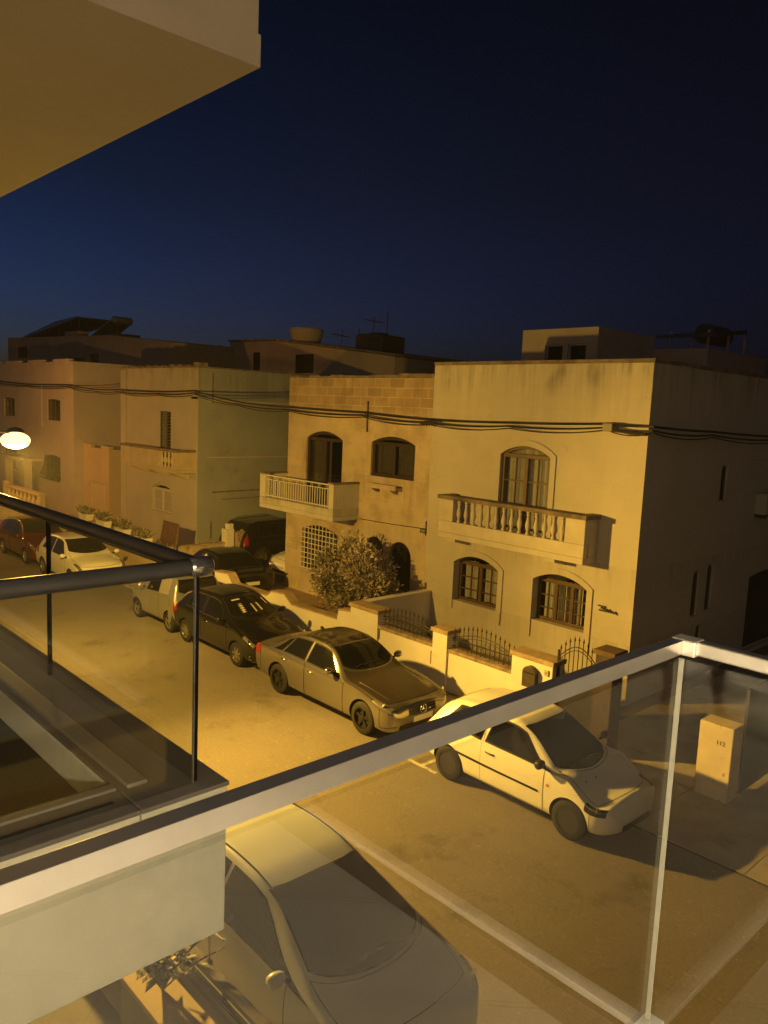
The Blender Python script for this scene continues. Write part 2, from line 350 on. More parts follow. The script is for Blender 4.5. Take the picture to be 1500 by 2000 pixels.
# balcony: solid base, pierced front, coping
bx0, bx1, by = -13.78, -9.40, 14.95
b = MB(); b.box(bx0, bx1, by, F + .01, 3.06, 3.20); b.box(bx0, bx1, by + .001, by + .16, 3.203, 3.5)
b.box(bx0, -13.30, by, by + .2, 3.503, 4.06); b.box(-9.92, bx1, by, by + .2, 3.503, 4.06)
b.box(bx1 - .16, bx1, by + .203, F + .01, 3.203, 4.06); b.box(bx0, bx0 + .16, by + .203, F + .01, 3.203, 4.06)
bal = b.build('balcony', balc_m, hr, bevel=.012)
b = MB(); b.box(bx0 - .04, bx1 + .04, by - .05, by + .24, 4.063, 4.165); b.box(bx1 - .2, bx1 + .04, by + .243, F, 4.063, 4.165); b.box(bx0 - .04, bx0 + .2, by + .243, F, 4.063, 4.165)
b.build('balcony_coping', coping_m, bal, bevel=.012)
for i in range(14): baluster_mb(-13.17 + i * (3.12 / 13), by + .1, 3.5, .56).build('baluster', balc_m, bal, smooth=50)
b = MB()
for x in (-13.35, -10.3):
    b = MB(); b.prism([(by + .05, 3.06), (F + .01, 3.06), (F + .01, 2.86), (F - .15, 2.92), (by + .05, 2.98)], x - .13, x + .13, 'x'); b.build('corbel', balc_m, hr)
b = MB()
for k in range(6): b.tube([(-8.98 + .07 * k - .2, F - .02, 2.06 - .012 * k), (-8.95 + .07 * k - .2, F - .02, 2.10 - .012 * k + .02 * (k % 2)), (-8.91 + .07 * k - .2, F - .02, 2.05 - .012 * k)], .013, 6)
b.box(-9.22, -8.76, F - .03, F - .005, 2.0, 2.035); b.box(-9.25, -9.05, F - .03, F - .005, 2.1, 2.13)
b.build('house_name_sign', dark_iron, hr)
b = MB(); b.tube([(-14.62, F - .04, .2), (-14.62, F - .04, 1.6)], .022); b.build('drainpipe', coping_m, hr); b = MB(); b.tube([(-12.0, F - .03, 1.3), (-12.0, F - .03, 1.0)], .012); b.build('drainpipe', coping_m, hr)
for (ya, yb, zb, zs, zt) in ((19.25, 19.62, 4.4, 5.2, 5.3), (18.25, 18.6, 1.6, 2.55, 2.75), (19.0, 19.35, 1.65, 2.65, 2.85), (18.65, 18.95, .7, 1.2, 1.35)):
    b = MB(); b.prism(arch(ya, yb, zb, zs, zt, d=.004), -8.50, -8.46, 'x'); fr = b.build('window', dark_wood, hr)
    b = MB(); b.prism(arch(ya, yb, zb, zs, zt, d=.05), -8.4595, -8.452, 'x'); b.build('pane', glass_pane, fr)
# roof room
pent = mat('roof_room_plaster', (.34, .29, .25), .9, var=.1, vscale=1)
b = MB(); b.box(-15.3, -12.63, 20, 23.2, 7.2, 8.88); pr = b.build('roof_room', [pent, room_dark], hr)
m_ = []
for a, c in ((-14.42, -13.78), (-13.62, -12.98)): q = MB(); q.box(a, c, 19.9, 20.5, 7.6, 8.42, 1); m_.append(q)
cut(pr, m_)
b = MB()
for a, c in ((-14.42, -13.78), (-13.62, -12.98)): b.ring([(a, 7.6), (c, 7.6), (c, 8.42), (a, 8.42)], [(a + .05, 7.65), (c - .05, 7.65), (c - .05, 8.37), (a + .05, 8.37)], 20.03, 20.09)
b.build('window_frame', mat('grey_aluminium', (.3, .3, .3), .4), pr)

# ---- middle house
ops = {'ud': (-20.21, -18.40, 3.2, 5.28, 5.52), 'uw': (-17.10, -15.29, 4.34, 5.32, 5.52), 'gw': (-20.28, -18.46, 1.05, 2.32, 2.52), 'd1': (-17.2, -16.39, 1.0, 2.15, 2.56), 'd2': (-16.16, -15.26, .24, 2.1, 2.56)}
hm = house('stone block terraced house with a white railed balcony and a gridded window', -21.20, -14.703, 7.16, stone_m, list(ops.values()), depth=10)
b = MB()
x = -21.2
while x < -14.75:
    w_ = min(random.uniform(.5, .66), -14.71 - x); h_ = 7.163 + random.uniform(.03, .075) + .012 * (x + 21.2); b.box(x, x + w_ - .006, F - .004, F + .22, 7.163, h_); x += w_
b.build('parapet_coping', coping_m, hm)
window(hm, ops['ud'], dark_wood, 2, 1, 1, curtains=[(.08, .6, 3.3, 5.2)], cm=curtain_dk, fw=.1)
window(hm, ops['uw'], dark_wood, 2, 1, 1, curtains=[(.06, .46, 4.42, 5.25), (.55, .94, 4.42, 5.25)], cm=curtain_dk, fw=.1)
fr = window(hm, ops['gw'], dark_wood, 2, 1, 2, curtains=[(.1, .9, 1.1, 2.1)], cm=curtain_dk)
b = MB(); x0, x1, z0, zs, zt = ops['gw']
def arch_top(x, op):
    x0, x1, z0, zs, zt = op; w_ = (x1 - x0) / 2; h_ = zt - zs; rr = (w_ * w_ + h_ * h_) / (2 * h_); return zt - rr + math.sqrt(max(0, rr * rr - (x - (x0 + x1) / 2) ** 2))
for i in range(1, 10): xx = x0 + (x1 - x0) * i / 10; b.box(xx - .013, xx + .013, F - .05, F - .03, z0 - .02, arch_top(xx, ops['gw']))
for i in range(0, 9):
    zz = z0 + .02 + i * .165; dx = 0
    if zz > zs: 
        w_ = (x1 - x0) / 2; h_ = zt - zs; rr = (w_ * w_ + h_ * h_) / (2 * h_); dx = w_ - math.sqrt(max(0, rr * rr - (zz - zt + rr) ** 2))
    if dx < (x1 - x0) / 2: b.box(x0 + dx, x1 - dx, F - .062, F - .051, zz - .013, zz + .013)
b.build('window_grille', white_paint_iron, fr)
b = MB(); b.box(-20.45, -18.3, F - .07, F + .02, .93, 1.02); b.build('window_sill', stone_m, fr, bevel=.01)
b = MB(); b.ring(arch(-20.46, -18.28, 1.021, 2.38, 2.70), arch(*ops['gw']), F - .02, F + .01); b.build('window_surround', stone_m, fr)
window(hm, ops['d1'], dark_wood, 1, 2, 2, fw=.06, transom=False)
x0, x1, z0, zs, zt = ops['d2']
b = MB(); b.prism(arch(x0 + .01, x1 - .01, z0, zs, zt - .01), F + .12, F + .2); d_ = b.build('door', mat('dark_door_paint', (.012, .010, .010), .35), hm)
b = MB(); b.tube([(-15.42, F + .1, 1.2), (-15.42, F + .06, 1.2), (-15.42, F + .06, 1.35), (-15.42, F + .1, 1.35)], .012); b.build('handle', mat('aged_brass', (.35, .25, .1), .35, metal=1), d_)
b = MB()
for (a, c, e, f_) in ((x0 + .12, x0 + .42, .5, 1.1), (x1 - .42, x1 - .12, .5, 1.1), (x0 + .12, x0 + .42, 1.25, 2.05), (x1 - .42, x1 - .12, 1.25, 2.05)): b.box(a, c, F + .105, F + .121, e, f_)
b.build('door_panel', MATS['dark_door_paint'], d_, bevel=.006)
# balcony of the middle house
y0 = 14.5
mid_pl = mat('balcony_plaster', (.50, .47, .41), .85, var=.1, vscale=2, bump=.15, bscale=25, streak=(3.32, .4, (.15, .12, .09), .8))
b = MB(); b.box(-21.32, -17.56, y0, F + .01, 2.96, 3.10); b.box(-21.32, -17.56, y0 + .001, y0 + .15, 3.103, 3.31)
b.box(-21.32, -21.02, y0, y0 + .15, 3.313, 4.04); b.box(-17.79, -17.56, y0, y0 + .15, 3.313, 4.04)
b.box(-17.71, -17.56, y0 + .153, F + .01, 3.103, 4.04); b.box(-21.32, -21.17, y0 + .153, F + .01, 3.103, 4.04)
bal = b.build('balcony', mid_pl, hm, bevel=.01)
b = MB(); b.box(-17.81, -17.54, y0 - .02, y0 + .17, 4.043, 4.09); b.box(-17.73, -17.54, y0 + .173, F, 4.043, 4.09); b.build('balcony_coping', coping_m, bal)
b = MB(); b.box(-21.34, -21.0, y0 - .02, y0 + .17, 4.043, 4.09); b.box(-21.34, -21.15, y0 + .173, F, 4.043, 4.09)
b.build('balcony_coping', coping_m, bal)
b = MB()
b.box(-21.02, -17.79, y0 + .05, y0 + .09, 4.0, 4.035); b.box(-21.02, -17.79, y0 + .055, y0 + .085, 3.36, 3.385); b.box(-21.02, -17.79, y0 + .055, y0 + .085, 3.88, 3.9)
n = 27
for i in range(1, n): xx = -21.02 + 3.23 * i / n; b.box(xx - .011, xx + .011, y0 + .06, y0 + .08, 3.32, 3.88)
for i in range(9):
    cx = -20.84 + i * .36
    b.tube([(cx + .05 * math.cos(t * .7), y0 + .07, 3.94 + .04 * math.sin(t * .7)) for t in range(10)], .008, 5)
b.build('balcony_railing', white_paint_iron, bal)
b = MB(); b.prism([(14.6, 2.96), (F + .01, 2.96), (F + .01, 2.75), (F - .2, 2.8)], -20.9, -20.6, 'x'); b.build('corbel', mid_pl, hm); b = MB(); b.prism([(14.6, 2.96), (F + .01, 2.96), (F + .01, 2.75), (F - .2, 2.8)], -18.2, -17.95, 'x'); b.build('corbel', mid_pl, hm)
b = MB(); b.box(-16.95, -15.72, F - .28, F + .005, 4.02, 4.1); b.box(-16.95, -15.72, F - .28, F - .22, 4.1, 4.16); lg = b.build('flower_ledge', stone_m, hm, bevel=.01)
b = MB()
for x in (-16.75, -15.98): b = MB(); b.prism([(F - .2, 4.02), (F + .01, 4.02), (F + .01, 3.88)], x - .09, x + .09, 'x'); b.build('corbel', coping_m, lg)
b = MB(); b.box(-14.93, -14.70, F - .03, F - .004, 2.95, 3.08, 0); sg = b.build('wall_plate', mat('dark_sign', (.03, .03, .03), .5), hm)
b = MB(); b.box(-14.90, -14.73, F - .034, F - .031, 3.02, 3.04); b.box(-14.89, -14.76, F - .034, F - .031, 2.98, 2.995); b.build('sign_lettering', mat('sign_white', (.4, .4, .38), .6), sg)
tile = mat('ceramic_tile', (.45, .38, .26), .4); 
b = MB(); b.box(-20.95, -20.74, F - .02, F + .001, 1.78, 1.93); b.build('number_tile', tile, hm); b = MB(); b.ring([(-21.1, 1.57), (-20.58, 1.57), (-20.58, 1.72), (-21.1, 1.72)], [(-21.07, 1.6), (-20.61, 1.6), (-20.61, 1.69), (-21.07, 1.69)], F - .022, F + .001); b.box(-21.07, -20.61, F - .015, F + .001, 1.6, 1.69); b.build('name_tile', tile, hm)
b = MB(); b.tube([(-17.5, F - .02, 3.0), (-16, F - .02, 3.03), (-14.72, F - .02, 3.08)], .012, 6); b.build('wall_cable', dark_iron, hm); b = MB(); b.tube([(-17.3, F - .02, 6.5), (-17.3, F - .02, 5.6)], .03, 6); b.build('wall_cable', dark_iron, hm); b = MB(); b.tube([(-14.72, F - .02, 3.3), (-14.72, F - .02, 2.9)], .015, 6); b.build('wall_cable', dark_iron, hm)

# ---- third house (left of the driveway)
ops = {'u': (-30.2, -29.2, 4.25, 5.80, 5.82), 'l': (-30.8, -29.1, 1.65, 2.6, 2.82)}
h3 = house('ochre plastered terraced house with a narrow shuttered balcony door and blank side wall', -33.68, -27.04, 7.55, plaster_3, list(ops.values()), depth=11)
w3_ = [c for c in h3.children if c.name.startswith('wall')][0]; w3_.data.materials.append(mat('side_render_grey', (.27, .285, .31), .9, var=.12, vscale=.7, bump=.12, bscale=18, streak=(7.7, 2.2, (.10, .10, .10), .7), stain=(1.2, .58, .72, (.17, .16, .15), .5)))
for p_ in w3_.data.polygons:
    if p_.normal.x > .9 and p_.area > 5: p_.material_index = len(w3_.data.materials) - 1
b = MB(); b.box(-33.7, -27.0, F - .04, F + .25, 7.553, 7.62); b.box(-27.35, -26.98, F - .06, F + .35, 7.553, 7.74); b.box(-27.25, -27.0, F + .35, F + 11, 7.553, 7.60)
for i in range(9): xx = -33.4 + i * .68; b.box(xx, xx + .3, F - .02, F + .2, 7.622, 7.622 + random.uniform(.02, .07))
b.build('parapet_coping', coping_m, h3)
b = MB(); b.box(-33.68, -33.2, F - .06, F + .005, .2, 7.5); b.build('pilaster', plaster_3, h3, bevel=.01); b = MB(); b.box(-27.5, -27.04, F - .05, F + .005, .2, 7.5); b.build('pilaster', plaster_3, h3, bevel=.01); b = MB(); b.box(-33.68, -27.04, F - .05, F + .004, 6.35, 6.45); b.build('string_course', plaster_3, h3, bevel=.01)
shut_d = mat('dark_shutter', (.05, .04, .035), .6); shut_l = mat('grey_shutter', (.46, .43, .44), .6)
fr = window(h3, ops['u'], shut_d, 2, 1, 12, fw=.05, transom=False, cm=curtain_dk)
b = MB(); b.box(-29.72, -29.68, F + .1, F + .12, 4.3, 5.75); b.build('shutter_edge', white_paint_iron, fr)
fr = window(h3, ops['l'], mat('white_frame', (.5, .47, .43), .5), 2, 1, 2, transom=True)
b = MB(); b.box(-30.7, -29.98, F + .1, F + .125, 1.7, 2.6); b.box(-29.92, -29.2, F + .1, F + .125, 1.7, 2.6)
for i in range(11):
    z = 1.76 + i * .075; b.box(-30.66, -30.02, F + .085, F + .1, z, z + .03); b.box(-29.88, -29.24, F + .085, F + .1, z, z + .03)
b.build('shutter', shut_l, fr)
b3 = mat('balcony_ochre', (.45, .37, .27), .85, var=.15, vscale=2, bump=.1)
y0 = 14.6
b = MB(); b.box(-31.7, -27.15, y0, F + .01, 3.5, 3.62); b.box(-31.7, -28.45, y0, y0 + .14, 3.623, 4.3); b.box(-27.3, -27.15, y0, y0 + .14, 3.623, 4.3); b.box(-28.45, -27.3, y0, y0 + .14, 3.623, 3.72); b.box(-27.29, -27.15, y0 + .143, F + .01, 3.623, 4.3); b.box(-31.3, -28.75, y0 - .025, y0 + .001, 3.75, 4.18)
bal = b.build('balcony', b3, h3, bevel=.01)
b = MB(); b.box(-31.75, -27.1, y0 - .05, y0 + .18, 4.303, 4.4); b.box(-27.34, -27.1, y0 + .183, F, 4.303, 4.4); b.build('balcony_coping', coping_m, bal)
for i in range(4): baluster_mb(-28.32 + i * .28, y0 + .07, 3.72, .585, 1.2).build('baluster', b3, bal, smooth=50)
b = MB()
for x in (-31.2, -29.6, -27.8): b = MB(); b.prism([(14.7, 3.5), (F + .01, 3.5), (F + .01, 3.2), (F - .15, 3.25)], x - .1, x + .1, 'x'); b.build('corbel', b3, h3)
b = MB(); b.tube([(-27.02, 16.16, 2.75), (-27.02, 20, 2.8)], .03, 6); b.build('wall_pipe', coping_m, h3); b = MB(); b.tube([(-27.02, 16.6, 2.45), (-27.02, 20, 2.5)], .02, 6); b.build('wall_pipe', coping_m, h3); b = MB(); b.tube([(-27.02, 16.1, 7.4), (-27.02, 16.1, 6.2)], .025, 6); b.build('wall_pipe', coping_m, h3); b = MB(); b.tube([(-27.02, 16.1, 1.6), (-27.02, 16.1, .9)], .03, 6); b.build('wall_pipe', coping_m, h3)
b = MB(); b.box(-27.04, -27.0, F + .4, F + 8, 6.28, 6.36); b.build('string_course', plaster_3, h3); b = MB(); b.box(-27.04, -27.01, F + .4, F + 8, 4.1, 4.14); b.build('string_course', plaster_3, h3)

# ---- pink house at the far left and its garage
ops = {'a': (-42.6, -40.8, 4.95, 6.0, 6.05), 'b': (-49.4, -47.6, 4.95, 5.95, 6.0), 'c': (-42.9, -40.85, 1.85, 3.05, 3.15), 'd': (-49.5, -47.4, 1.9, 3.0, 3.1), 'e': (-45.6, -44.8, .3, 2.3, 2.4)}
h1 = house('pinkish plastered house with notched parapet and square windows behind the street lamp', -52.5, -39.1, 7.78, plaster_1, list(ops.values()), depth=8)
b = MB()
x = -52.5; k = 0
while x < -39.2:
    w_ = 1.5 if k % 2 else 2.1; b.box(x, min(x + w_, -39.1), F - .02, F + .22, 7.783, 8.08 if k % 2 == 0 else 7.95); x += w_; k += 1
b.box(-39.35, -39.1, F + .223, F + 8, 7.783, 7.95); b.build('parapet', plaster_1, h1)
for k in 'abcd':
    window(h1, ops[k], brown_wood, 2, 1, 2, curtains=[(.1, .9, ops[k][2] + .1, ops[k][4] - .15)], cm=curtain_dk)
window(h1, ops['e'], brown_wood, 1, 2, 3, transom=False)
b = MB(); b.box(-46.6, -43.3, F - .05, F + .004, 4.6, 6.9); b.box(-52.5, -39.1, F - .03, F + .003, 4.05, 4.15); b.box(-52.5, -39.1, F - .03, F + .003, 6.75, 6.82); b.build('wall_panel', plaster_1, h1)
b = MB()
for i in range(15):
    x = -42.85 + i * .14; b.tube([(x, F - .03, 3.1), (x, F - .10, 2.6), (x, F - .32, 2.1), (x, F - .34, 1.95), (x, F - .05, 1.85)], .022, 5)
for (z, dy) in ((2.6, .1), (2.1, .32), (1.95, .34)): b.box(-42.9, -40.85, F - dy - .015, F - dy + .015, z - .015, z + .015)
b.build('window_grille', dark_iron, h1)
b = MB()
for a, c in ((-46.9, -46.5), (-43.9, -43.5)): b.box(a, c, F - .9, F - .5, .3, 2.7)
b.box(-47.1, -43.3, F - 1.0, F + .01, 2.703, 2.85); b.build('porch', plaster_1, h1)
gr = thing('garage', 'small flat roofed garage with a pale door between the pink and ochre houses', 'garage', (-37.7, 16, 0))
gm = mat('garage_plaster', (.50, .37, .29), .9, var=.1, vscale=1)
b = MB(); b.box(-39.09, -36.15, 16, 21, 0, 3.8); w_ = b.build('wall', [gm, room_dark], gr)
q = MB(); q.box(-38.5, -36.5, 15.9, 16.2, .05, 2.1); q2 = MB(); q2.box(-38.5, -36.9, 15.9, 16.06, 3.2, 3.62); cut(w_, [q, q2])
b = MB(); b.box(-38.5, -36.5, 16.13, 16.18, .05, 2.1)
for i in range(12): b.box(-38.5, -36.5, 16.11, 16.131, .08 + i * .17, .22 + i * .17)
b.build('garage_door', mat('garage_door_paint', (.55, .44, .35), .6), gr)
b = MB(); b.box(-39.09, -38.2, 15.97, 16.2, 3.803, 3.95); b.box(-37.0, -36.12, 15.97, 16.2, 3.803, 3.95); b.build('parapet', gm, gr)
# ------------------------------------------------------------------ cars
def pchip(pts):
    x = np.array([p[0] for p in pts], float); y = np.array([p[1] for p in pts], float); h = np.diff(x); d = np.diff(y) / h
    m = np.zeros(len(x)); m[0] = d[0]; m[-1] = d[-1]
    for i in range(1, len(x) - 1):
        if d[i - 1] * d[i] > 0:
            w1 = 2 * h[i] + h[i - 1]; w2 = h[i] + 2 * h[i - 1]; m[i] = (w1 + w2) / (w1 / d[i - 1] + w2 / d[i])
    def f(q):
        q = min(max(q, x[0]), x[-1]); i = min(max(int(np.searchsorted(x, q) - 1), 0), len(h) - 1); t = (q - x[i]) / h[i]
        return float((2 * t**3 - 3 * t**2 + 1) * y[i] + (t**3 - 2 * t**2 + t) * h[i] * m[i] + (-2 * t**3 + 3 * t**2) * y[i + 1] + (t**3 - t**2) * h[i] * m[i + 1])
    return f

class CarShape:
    def __init__(s, L, Wd, zt, zb, wt, crown, zs, nose=.3, tail=.3, ne=3.2, te=4.5, tipf=.62, tipr=.8):
        s.L, s.W = L, Wd; s.zt, s.zb, s.wt, s.cr, s.zs = map(pchip, (zt, zb, wt, crown, zs)); s.nose, s.tail, s.ne, s.te, s.tipf, s.tipr = nose, tail, ne, te, tipf, tipr
    def w(s, d):
        k = 1.
        if d < s.nose: u = 1 - d / s.nose; k = s.tipf + (1 - s.tipf) * (1 - u ** s.ne) ** (1 / 2.0)
        if s.L - d < s.tail: u = 1 - (s.L - d) / s.tail; k = s.tipr + (1 - s.tipr) * (1 - u ** s.te) ** (1 / 2.0)
        return s.W * k
    def sec(s, d):
        w = s.w(d); zs, zb, zt = s.zs(d), s.zb(d), s.zt(d); wt = s.wt(d) * w; c = s.cr(d); ze = max(zt - c, zb + .004); zm = zs + .55 * (zb - zs)
        return [(.80 * w, zs), (.955 * w, zs + .09), (w, zm), (.968 * w, zb), (wt, ze), (.58 * wt, ze + .72 * (zt - ze)), (0, zt)]
    def P(s, d, t, side=1):
        p = s.sec(d); p = [(2 * p[0][0] - p[1][0], p[0][1])] + p + [(-p[-2][0], p[-2][1])]
        t = min(max(t, 0), 6); i = min(int(t), 5); u = t - i; a, b, c, e = p[i], p[i + 1], p[i + 2], p[i + 3]
        def cr(k):
            lin = b[k] + (c[k] - b[k]) * u
            sp = .5 * (2 * b[k] + (c[k] - a[k]) * u + (2 * a[k] - 5 * b[k] + 4 * c[k] - e[k]) * u * u + (3 * b[k] - a[k] - 3 * c[k] + e[k]) * u ** 3)
            return sp * .8 + lin * .2 if i != 3 else sp * .35 + lin * .65
        return Vector((s.L / 2 - d, side * cr(0), cr(1)))
    def N(s, d, t, side):
        e = .01; a = s.P(d + e, t, side) - s.P(d - e, t, side); tt = min(max(t, .03), 5.97); b = s.P(d, tt + .02, side) - s.P(d, tt - .02, side)
        n = a.cross(b) * side
        if n.length < 1e-9: return Vector((0, 0, 1))
        n.normalize(); c = Vector((n.x * 0, n.y, n.z))
        ctr = s.P(d, t, side) - Vector((s.P(d, t, side).x * .9, 0, .6))
        return n if n.dot(ctr) > 0 else -n
    def patch(s, mb, lo, hi, t0, t1, side, off, nt=8, nx=10, mi=0, edge=None):
        """surface patch between stations lo(t)..hi(t); side 0 = straight across both sides (t0 on one, mirrored to the other)"""
        rows = []
        if side == 0: T = [(t0 + (6 - t0) * i / nt, 1) for i in range(nt)] + [(6, 1)] + [(6 - (6 - t0) * (i + 1) / nt, -1) for i in range(nt)]
        else: T = [(t0 + (t1 - t0) * i / nt, side) for i in range(nt + 1)]
        f = (lambda v, t: v(t) if callable(v) else v)
        for t, sd in T:
            a, b = f(lo, t), f(hi, t); rows.append([s.P(a + (b - a) * j / nx, t, sd) + s.N(a + (b - a) * j / nx, t, sd) * off for j in range(nx + 1)])
        mb.grid(rows, mi); return mb

def wheel_mbs(x, y, r, wd, side, style):
    ty = MB(); w2 = wd / 2
    ty.lathe([(r * .66, -w2), (r * .9, -w2), (r * .985, -w2 * .8), (r, -w2 * .45), (r, w2 * .45), (r * .985, w2 * .8), (r * .9, w2), (r * .66, w2), (r * .64, w2 * .5), (r * .64, -w2 * .5)], (x, y, r), 'y', 36, cap=False)
    rim = MB(); o = side * w2
    def dsk(prof, mi=0): rim.lathe([(a, side * b) for a, b in prof], (x, y, r), 'y', 36, mi)
    if style == 'steel':
        dsk([(r * .655, w2 * .9), (r * .60, w2 * .95), (r * .57, w2 * .5), (r * .42, w2 * .45), (r * .36, w2 * .72), (r * .25, w2 * .78), (r * .2, w2 * .55), (r * .05, w2 * .55)])
        for k in range(8):
            a = k * math.pi / 4; rim.lathe([(r * .055, side * w2 * .3), (r * .055, side * w2 * .56)], (x + r * .5 * math.cos(a), y, r + r * .5 * math.sin(a)), 'y', 8)
    else:
        rim.lathe([(a, side * b_) for a, b_ in ((r * .665, w2 * .9), (r * .61, w2 * .97), (r * .585, w2 * .5), (r * .64, w2 * .5))], (x, y, r), 'y', 36, 0, cap=False); dsk([(r * .60, w2 * .5), (r * .5, w2 * .05), (r * .02, w2 * .05)], 1)
        n = {'five': 5, 'seven': 7, 'three': 3}[style]
        for k in range(n):
            for dd in ((-.12, .12) if style == 'five' else (0,)):
                a = 2 * math.pi * k / n + dd + .3; ww = r * (.045 if style == 'five' else .085)
                c, s_ = math.cos(a), math.sin(a); px, pz = -s_ * ww, c * ww; r0, r1 = r * .1, r * .6
                q = []
                for yy in (w2 * .3, w2 * .75 if True else 0):
                    for rr, ex in ((r0, 1.3), (r1, .9)):
                        for sg in (-1, 1): q.append((x + c * rr + sg * px * ex, y + side * (yy if rr == r0 else yy * 1.08), r + s_ * rr + sg * pz * ex))
                rim.add(q, [(0, 1, 3, 2), (4, 6, 7, 5), (0, 2, 6, 4), (1, 5, 7, 3), (2, 3, 7, 6), (0, 4, 5, 1)])
        dsk([(r * .15, w2 * .3), (r * .15, w2 * .8), (r * .08, w2 * .9), (r * .01, w2 * .9)])
    return ty, rim

car_glass = mat('car_glass', (.007, .0075, .008), .06, spec=.35)
lamp_glass = mat('headlamp_glass', (.35, .34, .32), .12, metal=.6, spec=.8)
lamp_dark = mat('lamp_housing', (.03, .028, .026), .2)
tail_red = mat('tail_lamp_red', (.28, .012, .01), .2, spec=.6)
seam_m = mat('panel_gap', (.01, .009, .008), .8)
arch_m = mat('wheel_arch_liner', (.012, .011, .011), .9)
plate_m = mat('plate_white', (.6, .6, .58), .5)
alloy = mat('alloy_wheel', (.42, .41, .39), .3, metal=.85)
alloy_dark = mat('alloy_dark', (.035, .033, .03), .35, metal=.5)
steel_dark = mat('steel_wheel_black', (.03, .028, .026), .55)
interior_m = mat('car_cabin_cloth', (.05, .045, .04), .9)

def make_car(label, cat, loc, rz, sp, group='parked cars', name='car'):
    s = CarShape(**sp['shape']); L, Wd = s.L, s.W; paint = sp['paint']
    root = thing(name, label, cat, (loc[0], loc[1], loc[2] if len(loc) > 2 else .006), group, rz)
    def part(mb, nm, mt, par=None, **k): return mb.build(nm, mt, par or root, local=True, **k)
    # body
    ds = [0]; nst = sp.get('nst', 64)
    for i in range(1, nst): ds.append(L * (.5 - .5 * math.cos(math.pi * i / nst) * (1 - .12 * math.sin(math.pi * i / nst) ** 2)) if False else L * i / nst)
    ds += [.015, .04, .08, .13, L - .015, L - .04, L - .08, L - .13]; ds = sorted(set([round(min(max(d, 0), L), 4) for d in ds] + [L])); 
    ts = [i * .2 for i in range(31)]
    rows = []
    for d in ds: rows.append([s.P(d, t, 1) for t in ts] + [s.P(d, t, -1) for t in ts[-2::-1]])
    b = MB(); b.grid(rows); n = len(rows[0]); k = len(rows)
    for i in range(k - 1): b.f.append((i * n, (i + 1) * n, (i + 1) * n + n - 1, i * n + n - 1)); b.m.append(0)
    b.f.append(tuple(range(n))); b.m.append(0); b.f.append(tuple(range((k - 1) * n + n - 1, (k - 1) * n - 1, -1))); b.m.append(0)
    body = part(b, 'body', [paint, arch_m], fix=True)
    wr = sp['wr']; fx, rx = L / 2 - sp['fo'], L / 2 - sp['fo'] - sp['wb']
    cs = []
    for wx in (fx, rx):
        for sd in (-1, 1):
            m = MB(); rr = wr * 1.14; m.lathe([(rr, sd * (Wd - .30)), (rr, sd * (Wd + .15))], (wx, 0, wr + .01), 'y', 36, 1); cs.append(m)
    ORIG[body.name] = Vector((0, 0, 0))
    old_par = body.parent; body.parent = None; cut(body, cs); body.parent = old_par
    me = body.data; me.polygons.foreach_set('use_smooth', [True] * len(me.polygons)); me.set_sharp_from_angle(angle=R(38))
    # wheels
    track = Wd - sp.get('tw', .2) / 2 - .012
    for wx in (fx, rx):
        for sd in (-1, 1):
            ty, rim = wheel_mbs(wx, sd * track, wr, sp.get('tw', .2), sd, sp['rim'])
            w_ = part(ty, 'wheel', rubber, smooth=40); part(rim, 'rim', [sp.get('rimm', alloy), arch_m], w_, smooth=40)
    # glazing
    g_ = sp['glass']
    c0, c1, bow = g_['ws']; hb = g_.get('hbow', .05)
    fy = lambda t: ((6 - t) / 2.) ** 2
    m = MB(); s.patch(m, lambda t: c0 + bow * fy(t), lambda t: c1 + hb * fy(t), 4.2, 6, 0, .006, 7, 10); ws = part(m, 'windscreen', car_glass, smooth=60)
    m = MB(); s.patch(m, lambda t: c0 - .02 + bow * fy(t), lambda t: c1 + .02 + hb * fy(t), 4.13, 6, 0, .003, 7, 10); part(m, 'window_seal', seam_m, ws, smooth=60)
    m = MB()
    for sg, x0 in ((1, .08), (-1, .02)):
        pts = []
        for q in range(7):
            yy = sg * .0 + (x0 * sg + .5 * q / 6 * -1) * .9 + .3 * (sg < 0); dd = c0 + .09 + .035 * math.sin(q / 6 * 3)
            t = 6 - abs(yy) / max(.05, s.wt(dd) * s.w(dd)) * 2; pts.append(s.P(dd, t, 1 if yy > 0 else -1) + Vector((.0, 0, .012)))
        m.tube(pts, .009, 5)
    part(m, 'wiper', black_plastic, ws)
    if 'rw' in g_:
        r0, r1 = g_['rw']; m = MB(); s.patch(m, lambda t: r0 - .03 * fy(t), lambda t: r1 - .05 * fy(t), 4.25, 6, 0, .004, 7, 8); part(m, 'rear_window', car_glass, smooth=60)
    # bonnet with its shut line, wing to bumper joints
    bt_ = (lambda t: .16 + .12 * fy(t)); be_ = (lambda t: c0 - .06 + bow * .85 * fy(t))
    m = MB(); s.patch(m, lambda t: bt_(t) - .009, lambda t: be_(t) + .009, 4.06, 6, 0, .002, 8, 12); part(m, 'panel_gap', seam_m, body, smooth=60)
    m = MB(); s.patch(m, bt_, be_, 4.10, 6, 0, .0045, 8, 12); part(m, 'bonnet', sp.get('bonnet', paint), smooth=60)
    for sd in (-1, 1):
        m = MB(); s.patch(m, .30, .308, .6, 2.75, sd, .003, 8, 1); part(m, 'panel_gap', seam_m, body); m = MB(); s.patch(m, L - .34, L - .332, .6, 2.75, sd, .003, 8, 1); part(m, 'panel_gap', seam_m, body)
        m = MB(); s.patch(m, sp['fo'] + wr * 1.3, sp['fo'] + sp['wb'] - wr * 1.3, .35, .72, sd, .006, 3, 8); part(m, 'sill', sp.get('sill', paint), body, smooth=60)
